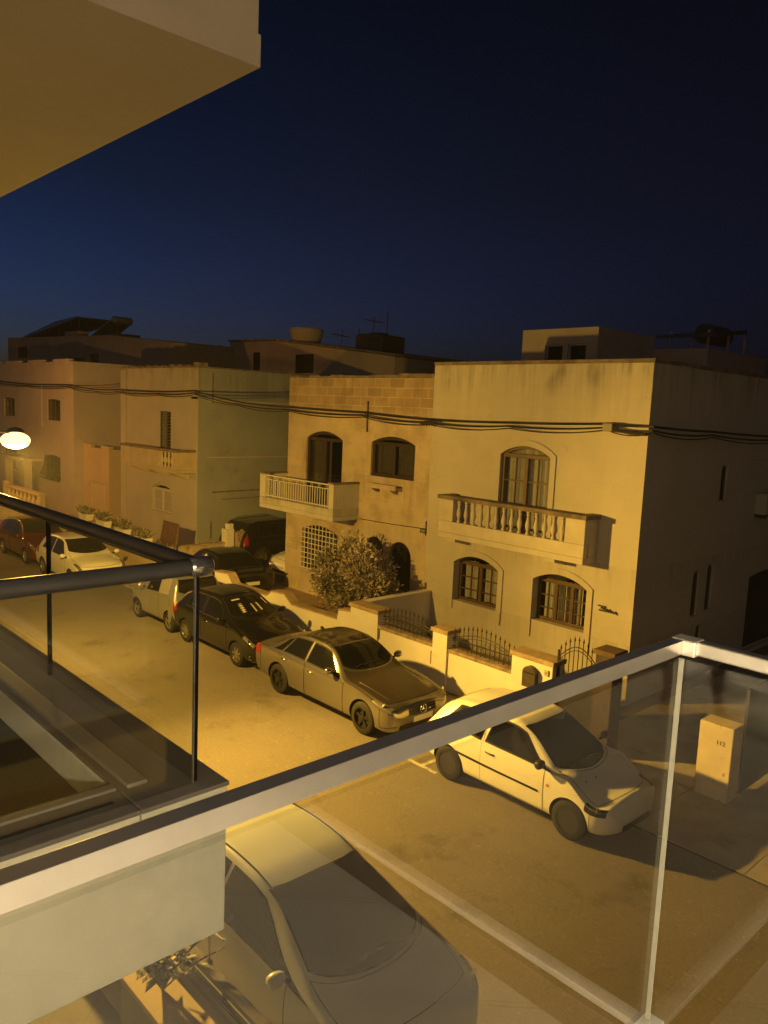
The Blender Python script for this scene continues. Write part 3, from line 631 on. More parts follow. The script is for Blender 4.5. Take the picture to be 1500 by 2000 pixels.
    for sd in (-1, 1):
        for (a0, a1, b0, b1) in g_['side']:    # station at belt/top for the front edge, then the rear edge
            m = MB(); s.patch(m, lambda t: a0 + (a1 - a0) * (t - 3.1) / .78, lambda t: b0 + (b1 - b0) * (t - 3.1) / .78, 3.10, 3.88, sd, .006, 6, 10); sw_ = part(m, 'side_window', car_glass, smooth=60)
            m = MB(); s.patch(m, lambda t: a0 - .025 + (a1 - a0) * (t - 3.1) / .78, lambda t: b0 + .025 + (b1 - b0) * (t - 3.1) / .78, 3.02, 3.95, sd, .003, 6, 10); part(m, 'window_seal', seam_m, sw_, smooth=60)
        # doors with panel gaps
        for (d0, d1, lean) in sp['doors']:
            tb, tt_ = .95, 3.02; e = .008; fl = lambda v, l: (lambda t: v + l * max(0, (t - 2.) / 1.))
            ax_ = sp['fo'] + sp['wb']; ra_ = wr * 1.14 + .02
            def hi_(v):
                def f(t):
                    z = s.P(v, t, 1).z - wr
                    return min(v, ax_ - math.sqrt(max(0, ra_ * ra_ - z * z))) if abs(z) < ra_ else v
                return f
            m = MB(); s.patch(m, fl(d0, lean), hi_(d1), tb, tt_, sd, .003, 12, 10); part(m, 'panel_gap', seam_m, body, smooth=60)
            m = MB(); h2_ = hi_(d1); s.patch(m, fl(d0 + e, lean), lambda t: h2_(t) - e, tb + .05, tt_ + .02, sd, .0055, 12, 10); dr = part(m, 'door', paint, smooth=60)
            hd = d1 - .2; p = s.P(hd, 2.66, sd); m = MB()
            m.tube([p + Vector((.09, sd * .004, 0)), p + Vector((.06, sd * .03, .004)), p + Vector((-.06, sd * .03, .004)), p + Vector((-.09, sd * .004, 0))], .013, 6); part(m, 'handle', sp.get('handle', paint), dr, smooth=50)
        if sp.get('rub'):
            m = MB(); s.patch(m, sp['rub'][0], sp['rub'][1], 1.86, 1.98, sd, .014, 2, 14); part(m, 'rub_strip', black_plastic, body)
        # mirror
        if sd in sp.get('mirror_sides', (-1, 1)):
            md, mt = sp['mirror']; p = s.P(md, mt, sd); m = MB(); rs = []
            for u, k in ((0, .55), (.25, .9), (.6, 1.), (.9, .85), (1., .5)):
                rs.append([Vector((p.x + .05 - (.13 * math.cos(a)) * .55 * k * 1., p.y + sd * (.05 + .17 * u), p.z + .085 + .075 * k * math.sin(a))) for a in [2 * math.pi * j / 10 for j in range(11)]])
            m.grid(rs); m.f.append(tuple(range(10))); m.m.append(0); m.f.append(tuple(range(44, 54))); m.m.append(0)
            mr = part(m, 'mirror', sp.get('mirm', paint), smooth=50)
            m = MB(); m.tube([p + Vector((.03, -sd * .03, .01)), p + Vector((.03, sd * .09, .05))], .022, 6); part(m, 'mirror_arm', black_plastic, mr)
        # lamps
        h0, h1, t0, t1 = sp['head']; m = MB(); s.patch(m, h0, h1, t0, t1, sd, .004, 6, 8); hl = part(m, 'headlight', sp.get('headm', lamp_glass), smooth=60)
        m = MB(); q = (t0 + t1) / 2; c = s.P((h0 * .62 + h1 * .38), q, sd) + s.N(h0 * .6 + h1 * .4, q, sd) * .006; m.lathe([(.001, -.004), (.045, -.003), (.05, .004), (.035, .01), (.001, .012)], c, 'x', 14); part(m, 'reflector', chrome, hl, smooth=60)
        h0, h1, t0, t1 = sp['tailp']; m = MB(); s.patch(m, h0, h1, t0, t1, sd, .004, 6, 6); part(m, 'tail_light', tail_red, smooth=60)
    # front face
    for (yh, za, zb_, m_, nm) in sp['front']:
        m = MB(); nn = 10
        def fx_(y, z):   # forward-most x of the shell at (y, z), from a search over stations
            for d in ds:
                w_ = s.w(d)
                if abs(y) <= w_ * .97 and s.zs(d) - .02 <= z <= max(s.zt(d), s.zs(d)) - s.cr(d) * (abs(y) / w_) ** 2 * .9: return L / 2 - d
            return 0
        rr = [[Vector((fx_(-yh + 2 * yh * j / nn, z) + .012, -yh + 2 * yh * j / nn, z)) for j in range(nn + 1)] for z in (za, (za + zb_) / 2, zb_)]
        m.grid(rr); m.grid([[p - Vector((.08, 0, 0)) for p in r_] for r_ in rr])
        nf = 2 * nn
        gp = part(m, nm, m_, smooth=60)
        if nm == 'grille' and sp.get('emblem'):
            m = MB()
            for z in (za + .02, za + .055, za + .095, zb_ - .01):
                m.tube([Vector((fx_(y, z) + .018, y, z)) for y in [-yh + 2 * yh * j / 10 for j in range(11)]], .008, 5)
            part(m, 'grille_bar', chrome, gp)
            cz = (za + zb_) / 2; cx = fx_(0, cz) + .03; m = MB(); ro = .082
            m.tube([(cx, ro * math.cos(a), cz + ro * math.sin(a)) for a in [2 * math.pi * i / 24 for i in range(25)]], .009, 6, cap=False)
            for a in (90, 210, 330):
                c_, s_ = math.cos(R(a)), math.sin(R(a)); m.add([(cx + .008, 0, cz), (cx, .016 * -s_, cz + .016 * c_), (cx, ro * c_, cz + ro * s_), (cx, .016 * s_, cz - .016 * c_)], [(0, 1, 2), (0, 2, 3)])
            part(m, 'emblem', chrome, gp)
    if sp.get('fplate'):
        z = sp['fplate']; m = MB(); m.box(L / 2 + .012, L / 2 + .022, -.26, .26, z - .055, z + .055); part(m, 'number_plate', plate_m)
    if sp.get('rplate'):
        z = sp['rplate']; m = MB(); m.box(-L / 2 - .015, -L / 2 - .006, -.26, .26, z - .055, z + .055); part(m, 'number_plate', plate_m)
    for ex in sp.get('extra', []): ex(s, part, body)
    return root

def sh_hatch(L=3.80, W=.83, H=1.48, cowl=1.02, head=1.78, hood=.80, wt=.70): 
    k = L / 3.8
    return dict(L=L, Wd=W, nose=.42, tail=.25,
        zt=[(0, .50), (.03, .60), (.10, .69), (.28, hood), (.62 * k, hood + .10), (cowl, hood + .19), (cowl + .12, hood + .26), (head, H - .07), (head + .2, H - .015), (2.3 * k, H), (2.95 * k, H - .03), (3.35 * k, H - .12), (3.62 * k, 1.03), (3.72 * k, .88), (L, .62)],
        zb=[(0, .44), (.03, .53), (.1, .61), (.28, hood - .08), (cowl, .90), (2.2 * k, .93), (3.3 * k, .98), (3.6 * k, .93), (3.72 * k, .8), (L, .55)],
        wt=[(0, .7), (.1, .78), (.5, .83), (cowl - .05, .86), (cowl + .2, .84), (head, wt), (2.4 * k, wt + .01), (3.3 * k, wt), (3.6 * k, .80), (L, .8)],
        crown=[(0, .05), (.3, .07), (cowl, .09), (head, .05), (2.4 * k, .055), (3.4 * k, .05), (L, .04)],
        zs=[(0, .27), (.25, .2), (.6, .19), (3.1 * k, .2), (L - .2, .26), (L, .34)])
WHITE = mat('paint_white', (.80, .78, .73), .3, coat=.5, var=.03, vscale=4)
# white three door hatch in the foreground lane
def xtra_white(s, part, body):
    m = MB(); p = s.P(2.0, 6, 1); m.tube([p, p + Vector((-.02, 0, .03)), p + Vector((-.2, 0, .1))], .008, 6); part(m, 'aerial', black_plastic, body)
    for t in (4.9, 5.6):
        m = MB(); c = s.P(.62, t, -1); m.lathe([(.018, 0), (.014, .012), (.001, .014)], c, 'z', 8); part(m, 'washer_jet', black_plastic, body)
    for sd in (-1, 1):
        m = MB(); s.patch(m, 2.35, 2.357, 3.0, 3.9, sd, .002, 4, 1); part(m, 'panel_gap', seam_m, body)
        m = MB(); s.patch(m, 1.02, 1.07, 2.3, 2.42, sd, .006, 2, 2); part(m, 'indicator', mat('amber_lens', (.5, .2, .02), .3), body)
SW = dict(shape=dict(sh_hatch(L=3.74, hood=.70, H=1.44, cowl=.78, head=1.66), tipf=.5, nose=.5), paint=WHITE, wr=.30, fo=.66, wb=2.43, rim='steel', rimm=steel_dark, tw=.19,
          glass=dict(ws=(.80, 1.66, .30), rw=(3.28, 3.60), side=[(.98, 1.60, 2.30, 2.24), (2.42, 2.36, 3.26, 3.02)]), doors=[(1.12, 2.38, .0)], rub=(1.2, 3.0), mirror=(1.20, 3.2), mirm=black_plastic, handle=black_plastic,
          head=(.10, .40, 2.55, 3.6), headm=lamp_dark, tailp=(3.56, 3.72, 2.4, 4.0), front=[(.40, .25, .35, black_plastic, 'bumper_intake')], rplate=.6, extra=[xtra_white])
make_car('white three door hatchback with black steel wheels and a black side strip', 'car', (-7.255, 10.56), 0, SW)
# bronze saloon
def sh_saloon(L=4.58, W=.885, H=1.44):
    return dict(L=L, Wd=W, nose=.5, tail=.4, tipf=.6, tipr=.72,
        zt=[(0, .56), (.03, .66), (.12, .74), (.4, .82), (.9, .91), (1.28, .97), (1.42, 1.02), (2.05, 1.37), (2.35, 1.43), (2.75, H), (3.15, 1.40), (3.45, 1.29), (3.98, 1.05), (4.2, 1.01), (4.46, .97), (L - .05, .86), (L, .6)],
        zb=[(0, .48), (.03, .58), (.12, .66), (.4, .74), (1.2, .88), (2.4, .93), (3.6, .96), (4.2, .94), (4.46, .90), (L - .05, .78), (L, .5)],
        wt=[(0, .74), (.15, .8), (.6, .85), (1.3, .87), (1.55, .82), (2.1, .685), (2.6, .69), (3.3, .68), (3.95, .82), (4.3, .85), (L, .85)],
        crown=[(0, .05), (.4, .07), (1.2, .09), (2.0, .05), (2.8, .055), (3.5, .05), (4.0, .06), (L, .05)],
        zs=[(0, .24), (.3, .17), (.7, .18), (3.9, .19), (L - .25, .26), (L, .36)])
BRONZE = mat('paint_bronze_metallic', (.34, .325, .305), .24, metal=.85, coat=.4, var=.03, vscale=3)
def xtra_saloon(s, part, body):
    m = MB(); p = s.P(3.12, 6, 1); m.prism([(p.x + .06, p.z - .01), (p.x - .08, p.z - .01), (p.x - .09, p.z + .05), (p.x - .06, p.z + .06)], -.02, .02); part(m, 'roof_fin', black_plastic, body)
    roof_dk = mat('roof_glass_black', (.02, .018, .016), .12, coat=.4)
    m = MB(); s.patch(m, 2.13, 3.42, 4.12, 6, 0, .003, 7, 8); part(m, 'sunroof', roof_dk, smooth=60)
    for sd in (-1, 1):
        m = MB(); s.patch(m, .02, .30, 1.05, 1.25, sd, .01, 2, 8); part(m, 'skirt', BRONZE, body)
        m = MB(); m.tube([s.P(.35 + .09 * i, 4.55 - .01 * i, sd) + Vector((0, 0, .004)) for i in range(10)], .006, 5); part(m, 'bonnet_crease', BRONZE, body, smooth=60)
SS = dict(shape=sh_saloon(), bonnet=mat('bonnet_shaded_brown', (.045, .036, .03), .3, metal=.3, coat=.3), paint=BRONZE, wr=.325, fo=.80, wb=2.78, rim='five', rimm=alloy_dark, tw=.22,  # bonnet darker than the body: shade as well as paint in its colour
          glass=dict(ws=(1.42, 2.06, .30), rw=(3.42, 3.94), side=[(1.46, 2.02, 2.60, 2.56), (2.70, 2.66, 3.42, 3.22), (3.50, 3.30, 3.76, 3.45)]), doors=[(1.38, 2.62, .0), (2.64, 3.55, .0)], mirror=(1.78, 3.15), handle=chrome,
          head=(.10, .52, 2.85, 3.7), tailp=(4.26, 4.52, 2.3, 3.3), front=[(.36, .50, .66, lamp_dark, 'grille'), (.6, .24, .36, black_plastic, 'bumper_intake')], emblem=True, fplate=.42, rplate=.62, extra=[xtra_saloon])
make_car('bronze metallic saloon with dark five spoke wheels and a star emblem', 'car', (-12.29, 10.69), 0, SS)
# black hatch behind it
BLACK = mat('paint_black', (.008, .008, .0085), .16, coat=.5)
def xtra_black(s, part, body):
    for sd in (-1, 1):
        m = MB(); c = s.P(.22, 1.35, sd) + Vector((.02, 0, 0)); m.lathe([(.001, 0), (.05, .0), (.045, .015), (.001, .02)], c, 'x', 12); part(m, 'fog_light', chrome, body)
    sh = mat('painted_reflection', (.55, .52, .40), .6)  # pale strips paint a reflection onto the windscreen
    m = MB(); q = []
    for (d, t, sd) in ((1.20, 5.4, -1), (1.25, 5.0, 1), (1.28, 4.5, 1)): q.append((d, t, sd))
    for i, (d, t, t2, sd) in enumerate(((1.28, 5.2, 5.5, -1), (1.24, 5.8, 5.92, 1), (1.28, 5.35, 5.5, 1), (1.32, 4.8, 4.95, 1), (1.48, 4.5, 4.62, 1))):
        s.patch(m, d, d + .3 - .02 * i, t, t2, sd, .006, 2, 4)
    s.patch(m, 1.72, 1.77, 4.9, 5.6, -1, .007, 2, 3)
    part(m, 'windscreen_reflection', sh, body)
SB = dict(shape=sh_hatch(L=3.90, W=.845, H=1.475, hood=.80, cowl=1.0, head=1.85), paint=BLACK, wr=.295, fo=.79, wb=2.45, rim='seven', rimm=alloy, tw=.19,
          glass=dict(ws=(1.08, 1.84, .30), rw=(3.4, 3.7), side=[(1.16, 1.80, 2.35, 2.32), (2.45, 2.42, 3.2, 3.05)]), doors=[(1.22, 2.40, 0), (2.42, 3.2, 0)], mirror=(1.42, 3.18),
          head=(.12, .50, 2.8, 3.5), tailp=(3.66, 3.84, 2.4, 4.0), front=[(.42, .28, .42, lamp_dark, 'bumper_intake')], fplate=.5, rplate=.65, extra=[xtra_black])
make_car('black five door hatchback with silver wheels and pale reflections painted on its windscreen', 'car', (-16.78, 10.87), 0, SB)
# two seat micro car seen from its tail
SILVER = mat('paint_silver', (.42, .41, .42), .28, metal=.7, coat=.4)
def sh_micro():
    L = 2.70
    return dict(L=L, Wd=.78, nose=.35, tail=.22, tipf=.66, tipr=.86,
        zt=[(0, .55), (.04, .68), (.15, .78), (.4, .92), (.62, 1.02), (1.1, 1.45), (1.35, 1.53), (1.9, 1.54), (2.3, 1.50), (2.45, 1.42), (2.58, 1.05), (2.66, .8), (L, .6)],
        zb=[(0, .48), (.04, .6), (.15, .7), (.6, .90), (1.4, .96), (2.3, 1.02), (2.5, .98), (2.62, .75), (L, .5)],
        wt=[(0, .75), (.4, .84), (.62, .86), (1.1, .76), (1.8, .76), (2.4, .77), (2.58, .86), (L, .86)],
        crown=[(0, .05), (.6, .09), (1.2, .05), (2.3, .05), (L, .04)], zs=[(0, .26), (.3, .2), (2.3, .22), (L, .36)])
def xtra_micro(s, part, body):
    for sd in (-1, 1):
        for t in (2.35, 2.9):
            m = MB(); c = s.P(2.63, t, sd) + Vector((-.01, -sd * .03, 0)); m.lathe([(.001, 0), (.06, -.002), (.06, -.03), (.001, -.035)], c, 'x', 14); part(m, 'tail_lamp_ring', lamp_dark, body)
        m = MB(); s.patch(m, 1.72, 2.28, 3.0, 3.95, sd, .008, 6, 4); part(m, 'safety_cell', mat('cell_grey', (.36, .33, .3), .35, metal=.4), body)
        m = MB(); s.patch(m, 2.3, 2.5, 1.0, 2.3, sd, .006, 6, 4); part(m, 'rear_panel', SILVER, body, smooth=60)
SM = dict(shape=sh_micro(), paint=SILVER, wr=.28, fo=.43, wb=1.87, rim='three', rimm=alloy, tw=.17,
          glass=dict(ws=(.70, 1.12, .2), rw=(2.42, 2.58), side=[(1.0, 1.2, 1.74, 1.74)]), doors=[(.72, 1.74, 0)], mirror=(.92, 3.15), mirm=SILVER,
          head=(.06, .26, 2.8, 3.6), tailp=(2.56, 2.64, 2.2, 3.1), front=[(.35, .3, .42, black_plastic, 'bumper_intake')], rplate=.55, extra=[xtra_micro])
make_car('tiny silver two seat car parked with its tail lamps towards the black hatchback', 'car', (-20.02, 10.86), math.pi, SM)
# far cars
SF = dict(SW); SF.update(shape=sh_hatch(L=3.95, W=.84, H=1.5, hood=.84, head=1.9), rim='seven', rimm=alloy, head=(.08, .55, 2.95, 3.8), headm=lamp_glass, mirm=WHITE, handle=WHITE, wb=2.46, fo=.8, extra=[], rub=None, doors=[(1.2, 2.4, 0), (2.42, 3.25, 0)],
          glass=dict(ws=(1.08, 1.88, .3), rw=(3.42, 3.76), side=[(1.18, 1.82, 2.36, 2.33), (2.46, 2.43, 3.25, 3.08)]), front=[(.4, .3, .42, black_plastic, 'bumper_intake')], fplate=.5)
make_car('pale cream white hatchback with silver wheels parked in front of the red car', 'car', (-26.6, 10.74), 0, SF)
SR = dict(SF); SR.update(paint=mat('paint_dark_red', (.10, .012, .014), .25, coat=.5), mirm=None, handle=None); SR['mirm'] = SR['paint']; SR['handle'] = SR['paint']
SR['shape'] = sh_hatch(L=4.1, W=.85, H=1.5, hood=.84, head=1.9)
make_car('dark red five door hatchback, farthest in the kerbside row', 'car', (-31.2, 10.85), 0, SR)
# cars on the driveway between the houses
SD = dict(SS); SD.update(paint=BLACK, bonnet=BLACK, emblem=False, handle=BLACK, rimm=alloy_dark, extra=[])
def xtra_spoiler(s, part, body):
    m = MB(); p = s.P(4.42, 6, 1); m.prism([(p.x + .1, p.z + .10), (p.x - .16, p.z + .13), (p.x - .16, p.z + .15), (p.x + .1, p.z + .125)], -.66, .66)
    for y in (-.5, .5): m.box(p.x - .08, p.x + .02, y - .02, y + .02, p.z - .03, p.z + .12)
    part(m, 'spoiler', BLACK)
SD['extra'] = [xtra_spoiler]
make_car('black saloon with a boot spoiler parked across the driveway behind the low wall', 'car', (-22.75, 13.95, .025), math.pi - .10, SD, group='cars on the driveway')
SX = dict(SF); SX.update(paint=WHITE); make_car('white car on the driveway half hidden behind the stone block house', 'car', (-22.55, 18.2, .025), -math.pi / 2, SX, group='cars on the driveway')
def sh_suv():
    L = 4.4
    return dict(L=L, Wd=.92, nose=.35, tail=.25,
        zt=[(0, .75), (.04, .88), (.2, 1.0), (1.0, 1.12), (1.25, 1.2), (1.85, 1.66), (2.2, 1.74), (3.2, 1.74), (3.9, 1.68), (4.2, 1.3), (4.3, 1.05), (L, .7)],
        zb=[(0, .65), (.1, .82), (1.1, 1.05), (3.9, 1.12), (4.25, .98), (L, .6)], wt=[(0, .8), (1.1, .87), (1.9, .74), (3.8, .74), (4.25, .85), (L, .85)],
        crown=[(0, .06), (1.1, .1), (1.9, .06), (3.8, .06), (L, .05)], zs=[(0, .36), (.3, .28), (4., .28), (L, .42)])
def xtra_suv(s, part, body):
    for sd in (-1, 1):
        m = MB(); m.tube([s.P(2.0 + .2 * i, 4.2, sd) + Vector((0, 0, .05 if 0 < i < 9 else 0)) for i in range(10)], .018, 6); part(m, 'roof_rail', alloy, body)
SU = dict(SF); SU.update(shape=sh_suv(), paint=BLACK, mirm=BLACK, handle=BLACK, wr=.35, fo=.85, wb=2.62, tw=.22, extra=[xtra_suv],
          glass=dict(ws=(1.26, 1.86, .25), rw=(3.95, 4.2), side=[(1.6, 1.92, 2.6, 2.56), (2.7, 2.66, 3.6, 3.5)]), doors=[(1.3, 2.65, 0), (2.67, 3.6, 0)], mirror=(1.6, 3.2), head=(.1, .5, 2.9, 3.7), tailp=(4.1, 4.3, 2.4, 3.6))
make_car('black sport utility vehicle beside the blank side wall of the ochre house', 'car', (-25.98, 18.5, .025), math.pi / 2, SU, group='cars on the driveway')
# silver people carrier under the balcony
def sh_mpv():
    L = 4.35
    return dict(L=L, Wd=.875, nose=.55, tail=.3, tipf=.55,
        zt=[(0, .58), (.03, .68), (.14, .78), (.4, .88), (.75, .97), (.98, 1.03), (2.1, 1.46), (2.4, 1.53), (2.9, 1.56), (3.5, 1.52), (3.95, 1.42), (4.18, 1.08), (4.3, .85), (L, .6)],
        zb=[(0, .5), (.03, .6), (.14, .7), (.4, .79), (1.2, .93), (2.4, .97), (3.8, 1.02), (4.2, .92), (L, .5)],
        wt=[(0, .72), (.2, .8), (.7, .86), (1.1, .87), (1.5, .80), (2.1, .70), (2.8, .70), (3.9, .70), (4.2, .82), (L, .82)],
        crown=[(0, .06), (.4, .08), (1.0, .10), (2.1, .055), (3, .06), (L, .05)], zs=[(0, .26), (.3, .2), (3.6, .2), (L, .34)])
def xtra_mpv(s, part, body):
    for sd in (-1, 1):
        m = MB(); m.tube([s.P(1.62 + .2 * i, 4.25, sd) + Vector((0, 0, .006)) for i in range(10)], .009, 6); part(m, 'roof_gutter', black_plastic, body)
def shorten(d, cut_at=.98, by=.34):
    f = lambda v: v * (cut_at - by) / cut_at if v <= cut_at else v - by
    o = dict(d); o['L'] = d['L'] - by
    for k in ('zt', 'zb', 'wt', 'crown', 'zs'): o[k] = [(f(a), c) for a, c in d[k]]
    o['nose'] = .50; o['tipf'] = .5; return o
SG = dict(shape=shorten(sh_mpv()), paint=mat('paint_pale_silver', (.55, .59, .66), .35, metal=.05, coat=.3), wr=.315, fo=.72, wb=2.45, rim='seven', rimm=alloy, tw=.2,
          glass=dict(ws=(.68, 1.74, .36), rw=(3.64, 3.84), side=[(.84, 1.70, 2.36, 2.32), (2.46, 2.42, 3.26, 3.16)]), doors=[(1.10, 2.40, 0), (2.42, 3.26, 0)], mirror=(1.16, 3.12), mirror_sides=(-1,),
          head=(.1, .42, 2.8, 3.6), tailp=(3.76, 3.94, 2.4, 3.7), front=[(.40, .3, .42, black_plastic, 'bumper_intake')], fplate=.52, rplate=.7, extra=[xtra_mpv])
make_car('pale silver people carrier parked close under the glass balcony', 'car', (-6.24, 4.90), 0, SG, group='parked cars')
# ------------------------------------------------------------------ garden walls, gates, plants
GW = 12.8
gw_m = mat('garden_wall_render', (.68, .65, .58), .88, var=.08, vscale=1.2, bump=.15, bscale=25, stain=(1.4, .62, .78, (.25, .2, .14), .5), streak=(.35, .4, (.14, .11, .08), .0))
cap_m = mat('wall_cap_stone', (.36, .27, .17), .9, var=.3, vscale=4, bump=.3, bscale=20)
t = thing('garden_wall', 'low cream front wall of the stone house with stepped and sloped top', 'wall', (-18, GW, 0))
prof = [(-21.2, .0), (-14.62, .0), (-14.62, 1.16), (-15.12, 1.10), (-15.2, .84), (-17.15, .80), (-17.5, 1.03), (-18.12, .98), (-18.35, .81), (-20.12, .78), (-20.42, 1.06), (-21.2, 1.0)]
b = MB(); b.prism(prof, GW, GW + .24); b.build('wall', gw_m, t, bevel=.008)
top = prof[2:]; b = MB()
for (p, q) in zip(top[:-1], top[1:]):
    dx, dz = q[0] - p[0], q[1] - p[1]
    b.add([(p[0], GW - .02, p[1] + .002), (q[0], GW - .02, q[1] + .002), (q[0], GW + .27, q[1] + .002), (p[0], GW + .27, p[1] + .002), (p[0], GW - .02, p[1] + .04), (q[0], GW - .02, q[1] + .04), (q[0], GW + .27, q[1] + .04), (p[0], GW + .27, p[1] + .04)],
          [(0, 3, 2, 1), (4, 5, 6, 7), (0, 1, 5, 4), (1, 2, 6, 5), (2, 3, 7, 6), (3, 0, 4, 7)])
b.build('wall_cap', cap_m, t, fix=True)
b = MB(); b.box(-14.615, -14.42, GW + .25, F - .005, 0, 1.36); b.box(-14.64, -14.40, GW + .25, F - .005, 1.363, 1.42); 
t2 = thing('garden_wall', 'shaded dividing wall running from the street to the front of the cream corner house', 'wall', (-14.5, 14, 0)); b.build('wall', gw_m, t2)
t = thing('garden_wall', 'cream front wall of the corner house with square piers and spiked iron panels', 'wall', (-11, GW, 0))
b = MB(); b.box(-13.6, -9.48, GW, GW + .24, 0, .98); b.build('wall', gw_m, t)
b = MB(); b.box(-13.6, -9.48, GW - .03, GW + .28, .983, 1.06); b.build('wall_cap', mat('sooty_cap', (.26, .2, .14), .9, var=.6, vscale=5, bump=.4, bscale=20), t)
for (x0, x1, h) in ((-14.60, -13.58, 1.42), (-11.74, -11.30, 1.46), (-9.50, -8.50, 1.50), (-7.58, -7.20, 2.02)):
    b = MB(); b.box(x0, x1, GW - .05, GW + .33, 0, h - .09); p_ = b.build('pier', gw_m if h < 2 else mat('dark_stone_pier', (.06, .045, .035), .9, var=.35, vscale=5), t, bevel=.008)
    b = MB(); b.box(x0 - .04, x1 + .04, GW - .09, GW + .37, h - .087, h + .01); b.build('pier_cap', cap_m if h < 2 else mat('dark_cap', (.12, .08, .05), .9, var=.3, vscale=4), p_, bevel=.012)
def spiked(x0, x1, z0, zlo, zhi, y, n):
    b = MB()
    for i in range(n):
        u = (i + .5) / n; x = x0 + (x1 - x0) * u; zt = zlo + (zhi - zlo) * math.sin(math.pi * u)
        b.tube([(x, y, z0), (x, y, zt)], .009, 6); b.lathe([(.002, -.0), (.022, .03), (.012, .06), (.001, .12)], (x, y, zt - .01), 'z', 8)
        if i < n - 1: b.tube([(x + .04 + .03 * math.cos(a), y, z0 + .16 + .03 * math.sin(a)) for a in [k * .9 for k in range(7)]], .006, 5)
    for z in (z0 + .06, z0 + .22): b.box(x0, x1, y - .008, y + .008, z - .012, z + .012)
    pts = [(x0 + (x1 - x0) * u / 14, y, zlo - .12 + (zhi - zlo) * math.sin(math.pi * u / 14)) for u in range(15)]
    b.tube(pts, .011, 6); b.tube([(p[0], p[1], p[2] - .07) for p in pts], .009, 6)
    return b
spiked(-13.56, -11.76, 1.06, 1.38, 1.52, GW + .12, 13).build('railing', dark_iron, t)
spiked(-11.28, -9.52, 1.06, 1.42, 1.62, GW + .12, 14).build('railing', dark_iron, t)
b = MB(); b.tube([(-13.55, GW - .01, .98), (-13.55, GW - .01, .72)], .015, 6); b.tube([(-11.76, GW - .055, .9), (-11.76, GW - .055, .6)], .012, 6); b.build('stain_pipe', coping_m, t)
gt = thing('garden_gate', 'arched wrought iron spiked gate between the letter box pier and dark capped pier', 'gate', (-8.05, GW, 0))
b = spiked(-8.49, -7.60, .12, 1.72, 2.02, GW + .1, 9); b.box(-8.5, -8.47, GW + .08, GW + .12, .05, 1.75); b.box(-7.63, -7.6, GW + .08, GW + .12, .05, 1.75); b.box(-8.47, -7.63, GW + .085, GW + .115, .14, 1.2); b.build('gate_leaf', dark_iron, gt)
b = MB(); b.tube([(-8.45, GW + .05, 1.45), (-8.45, GW - .02, 1.5), (-8.3, GW - .02, 1.62), (-8.3, GW + .05, 1.55)], .012, 6); b.build('latch', dark_iron, gt)
lb = thing('letter_box', 'dark arched letter box fixed to the garden pier of the corner house', 'letter box', (-8.98, GW - .05, 0))
b = MB(); b.prism(arch(-9.14, -8.82, .88, 1.2, 1.32), GW - .17, GW - .051); bx_ = b.build('body', mat('letter_box_iron', (.05, .04, .03), .5, var=.3, vscale=12), lb, bevel=.01)
b = MB(); b.box(-9.1, -8.86, GW - .178, GW - .171, 1.17, 1.2); b.build('slot', seam_m, bx_)
ps = thing('gate_light', 'small pale bell panel on the pier beside the letter box', 'door bell', (-8.62, GW - .05, 0)); b = MB(); b.box(-8.68, -8.58, GW - .08, GW - .051, 1.2, 1.32); q_ = b.build('panel', tile, ps, bevel=.006); b = MB(); b.lathe([(.012, 0), (.012, -.008)], (-8.63, GW - .08, 1.26), 'y', 10); b.build('button', black_plastic, q_)
# numbered pier on the right
pt = thing('gate_pier', 'chipped yellow gate pier with a number plate, right of the white hatchback', 'pier', (-5.25, GW, 0))
b = MB(); b.box(-5.53, -4.96, GW, GW + .4, 0, 1.31); b.build('pier', mat('pier_paint_yellow', (.68, .58, .40), .85, var=.1, vscale=3, bump=.2, bscale=25, stain=(5., .62, .66, (.22, .17, .11), .9)), pt, bevel=.012)
fc = bpy.data.curves.new('number_text', 'FONT'); fc.body = '112'; fc.size = .105; fc.extrude = .002; fo = bpy.data.objects.new('number_text', fc); COL.objects.link(fo)
bpy.context.view_layer.update(); nm_ = bpy.data.meshes.new_from_object(fo.evaluated_get(bpy.context.evaluated_depsgraph_get())); bpy.data.objects.remove(fo)
nm_.materials.clear(); nm_.materials.append(dark_iron); fo = bpy.data.objects.new('house_number', nm_); COL.objects.link(fo); fo.parent = pt; fo.location = (.02, -.004, .98); fo.rotation_euler = (R(90), 0, 0)
fg = thing('sliding_gate', 'dark sheet metal gate standing open along the side passage', 'gate', (-4.9, 15, 0)); b = MB(); b.box(-4.98, -4.93, GW + .42, 17.5, .08, 1.9)
for i in range(9): b.box(-5.0, -4.981, GW + .5 + i * .5, GW + .56 + i * .5, .1, 1.88)
b.build('gate_panel', mat('dark_gate', (.03, .028, .025), .6), fg)
bw = thing('boundary_wall', 'unlit rear wall closing the passage beside the corner house', 'wall', (-4, 29, 0)); b = MB(); b.box(-8.39, 6, 29, 29.3, 0, 2.6); b.build('wall', dark_block, bw); b = MB(); b.box(-8.39, 6, 28.96, 29.34, 2.603, 2.7); b.build('wall_cap', coping_m, bw)
ac = thing('air_conditioner', 'pale air conditioning unit high on the unlit side wall of the corner house', 'air conditioner', (-8.2, 21.9, 3.9)); b = MB(); b.box(-8.39, -8.08, 21.4, 22.2, 3.95, 4.5); q_ = b.build('casing', mat('ac_casing', (.4, .4, .38), .5), ac, bevel=.02)
b = MB(); 
for r_ in (.08, .14, .2): b.tube([(-8.07, 21.7 + r_ * math.cos(a), 4.22 + r_ * math.sin(a)) for a in [k * .5 for k in range(14)]], .008, 5)
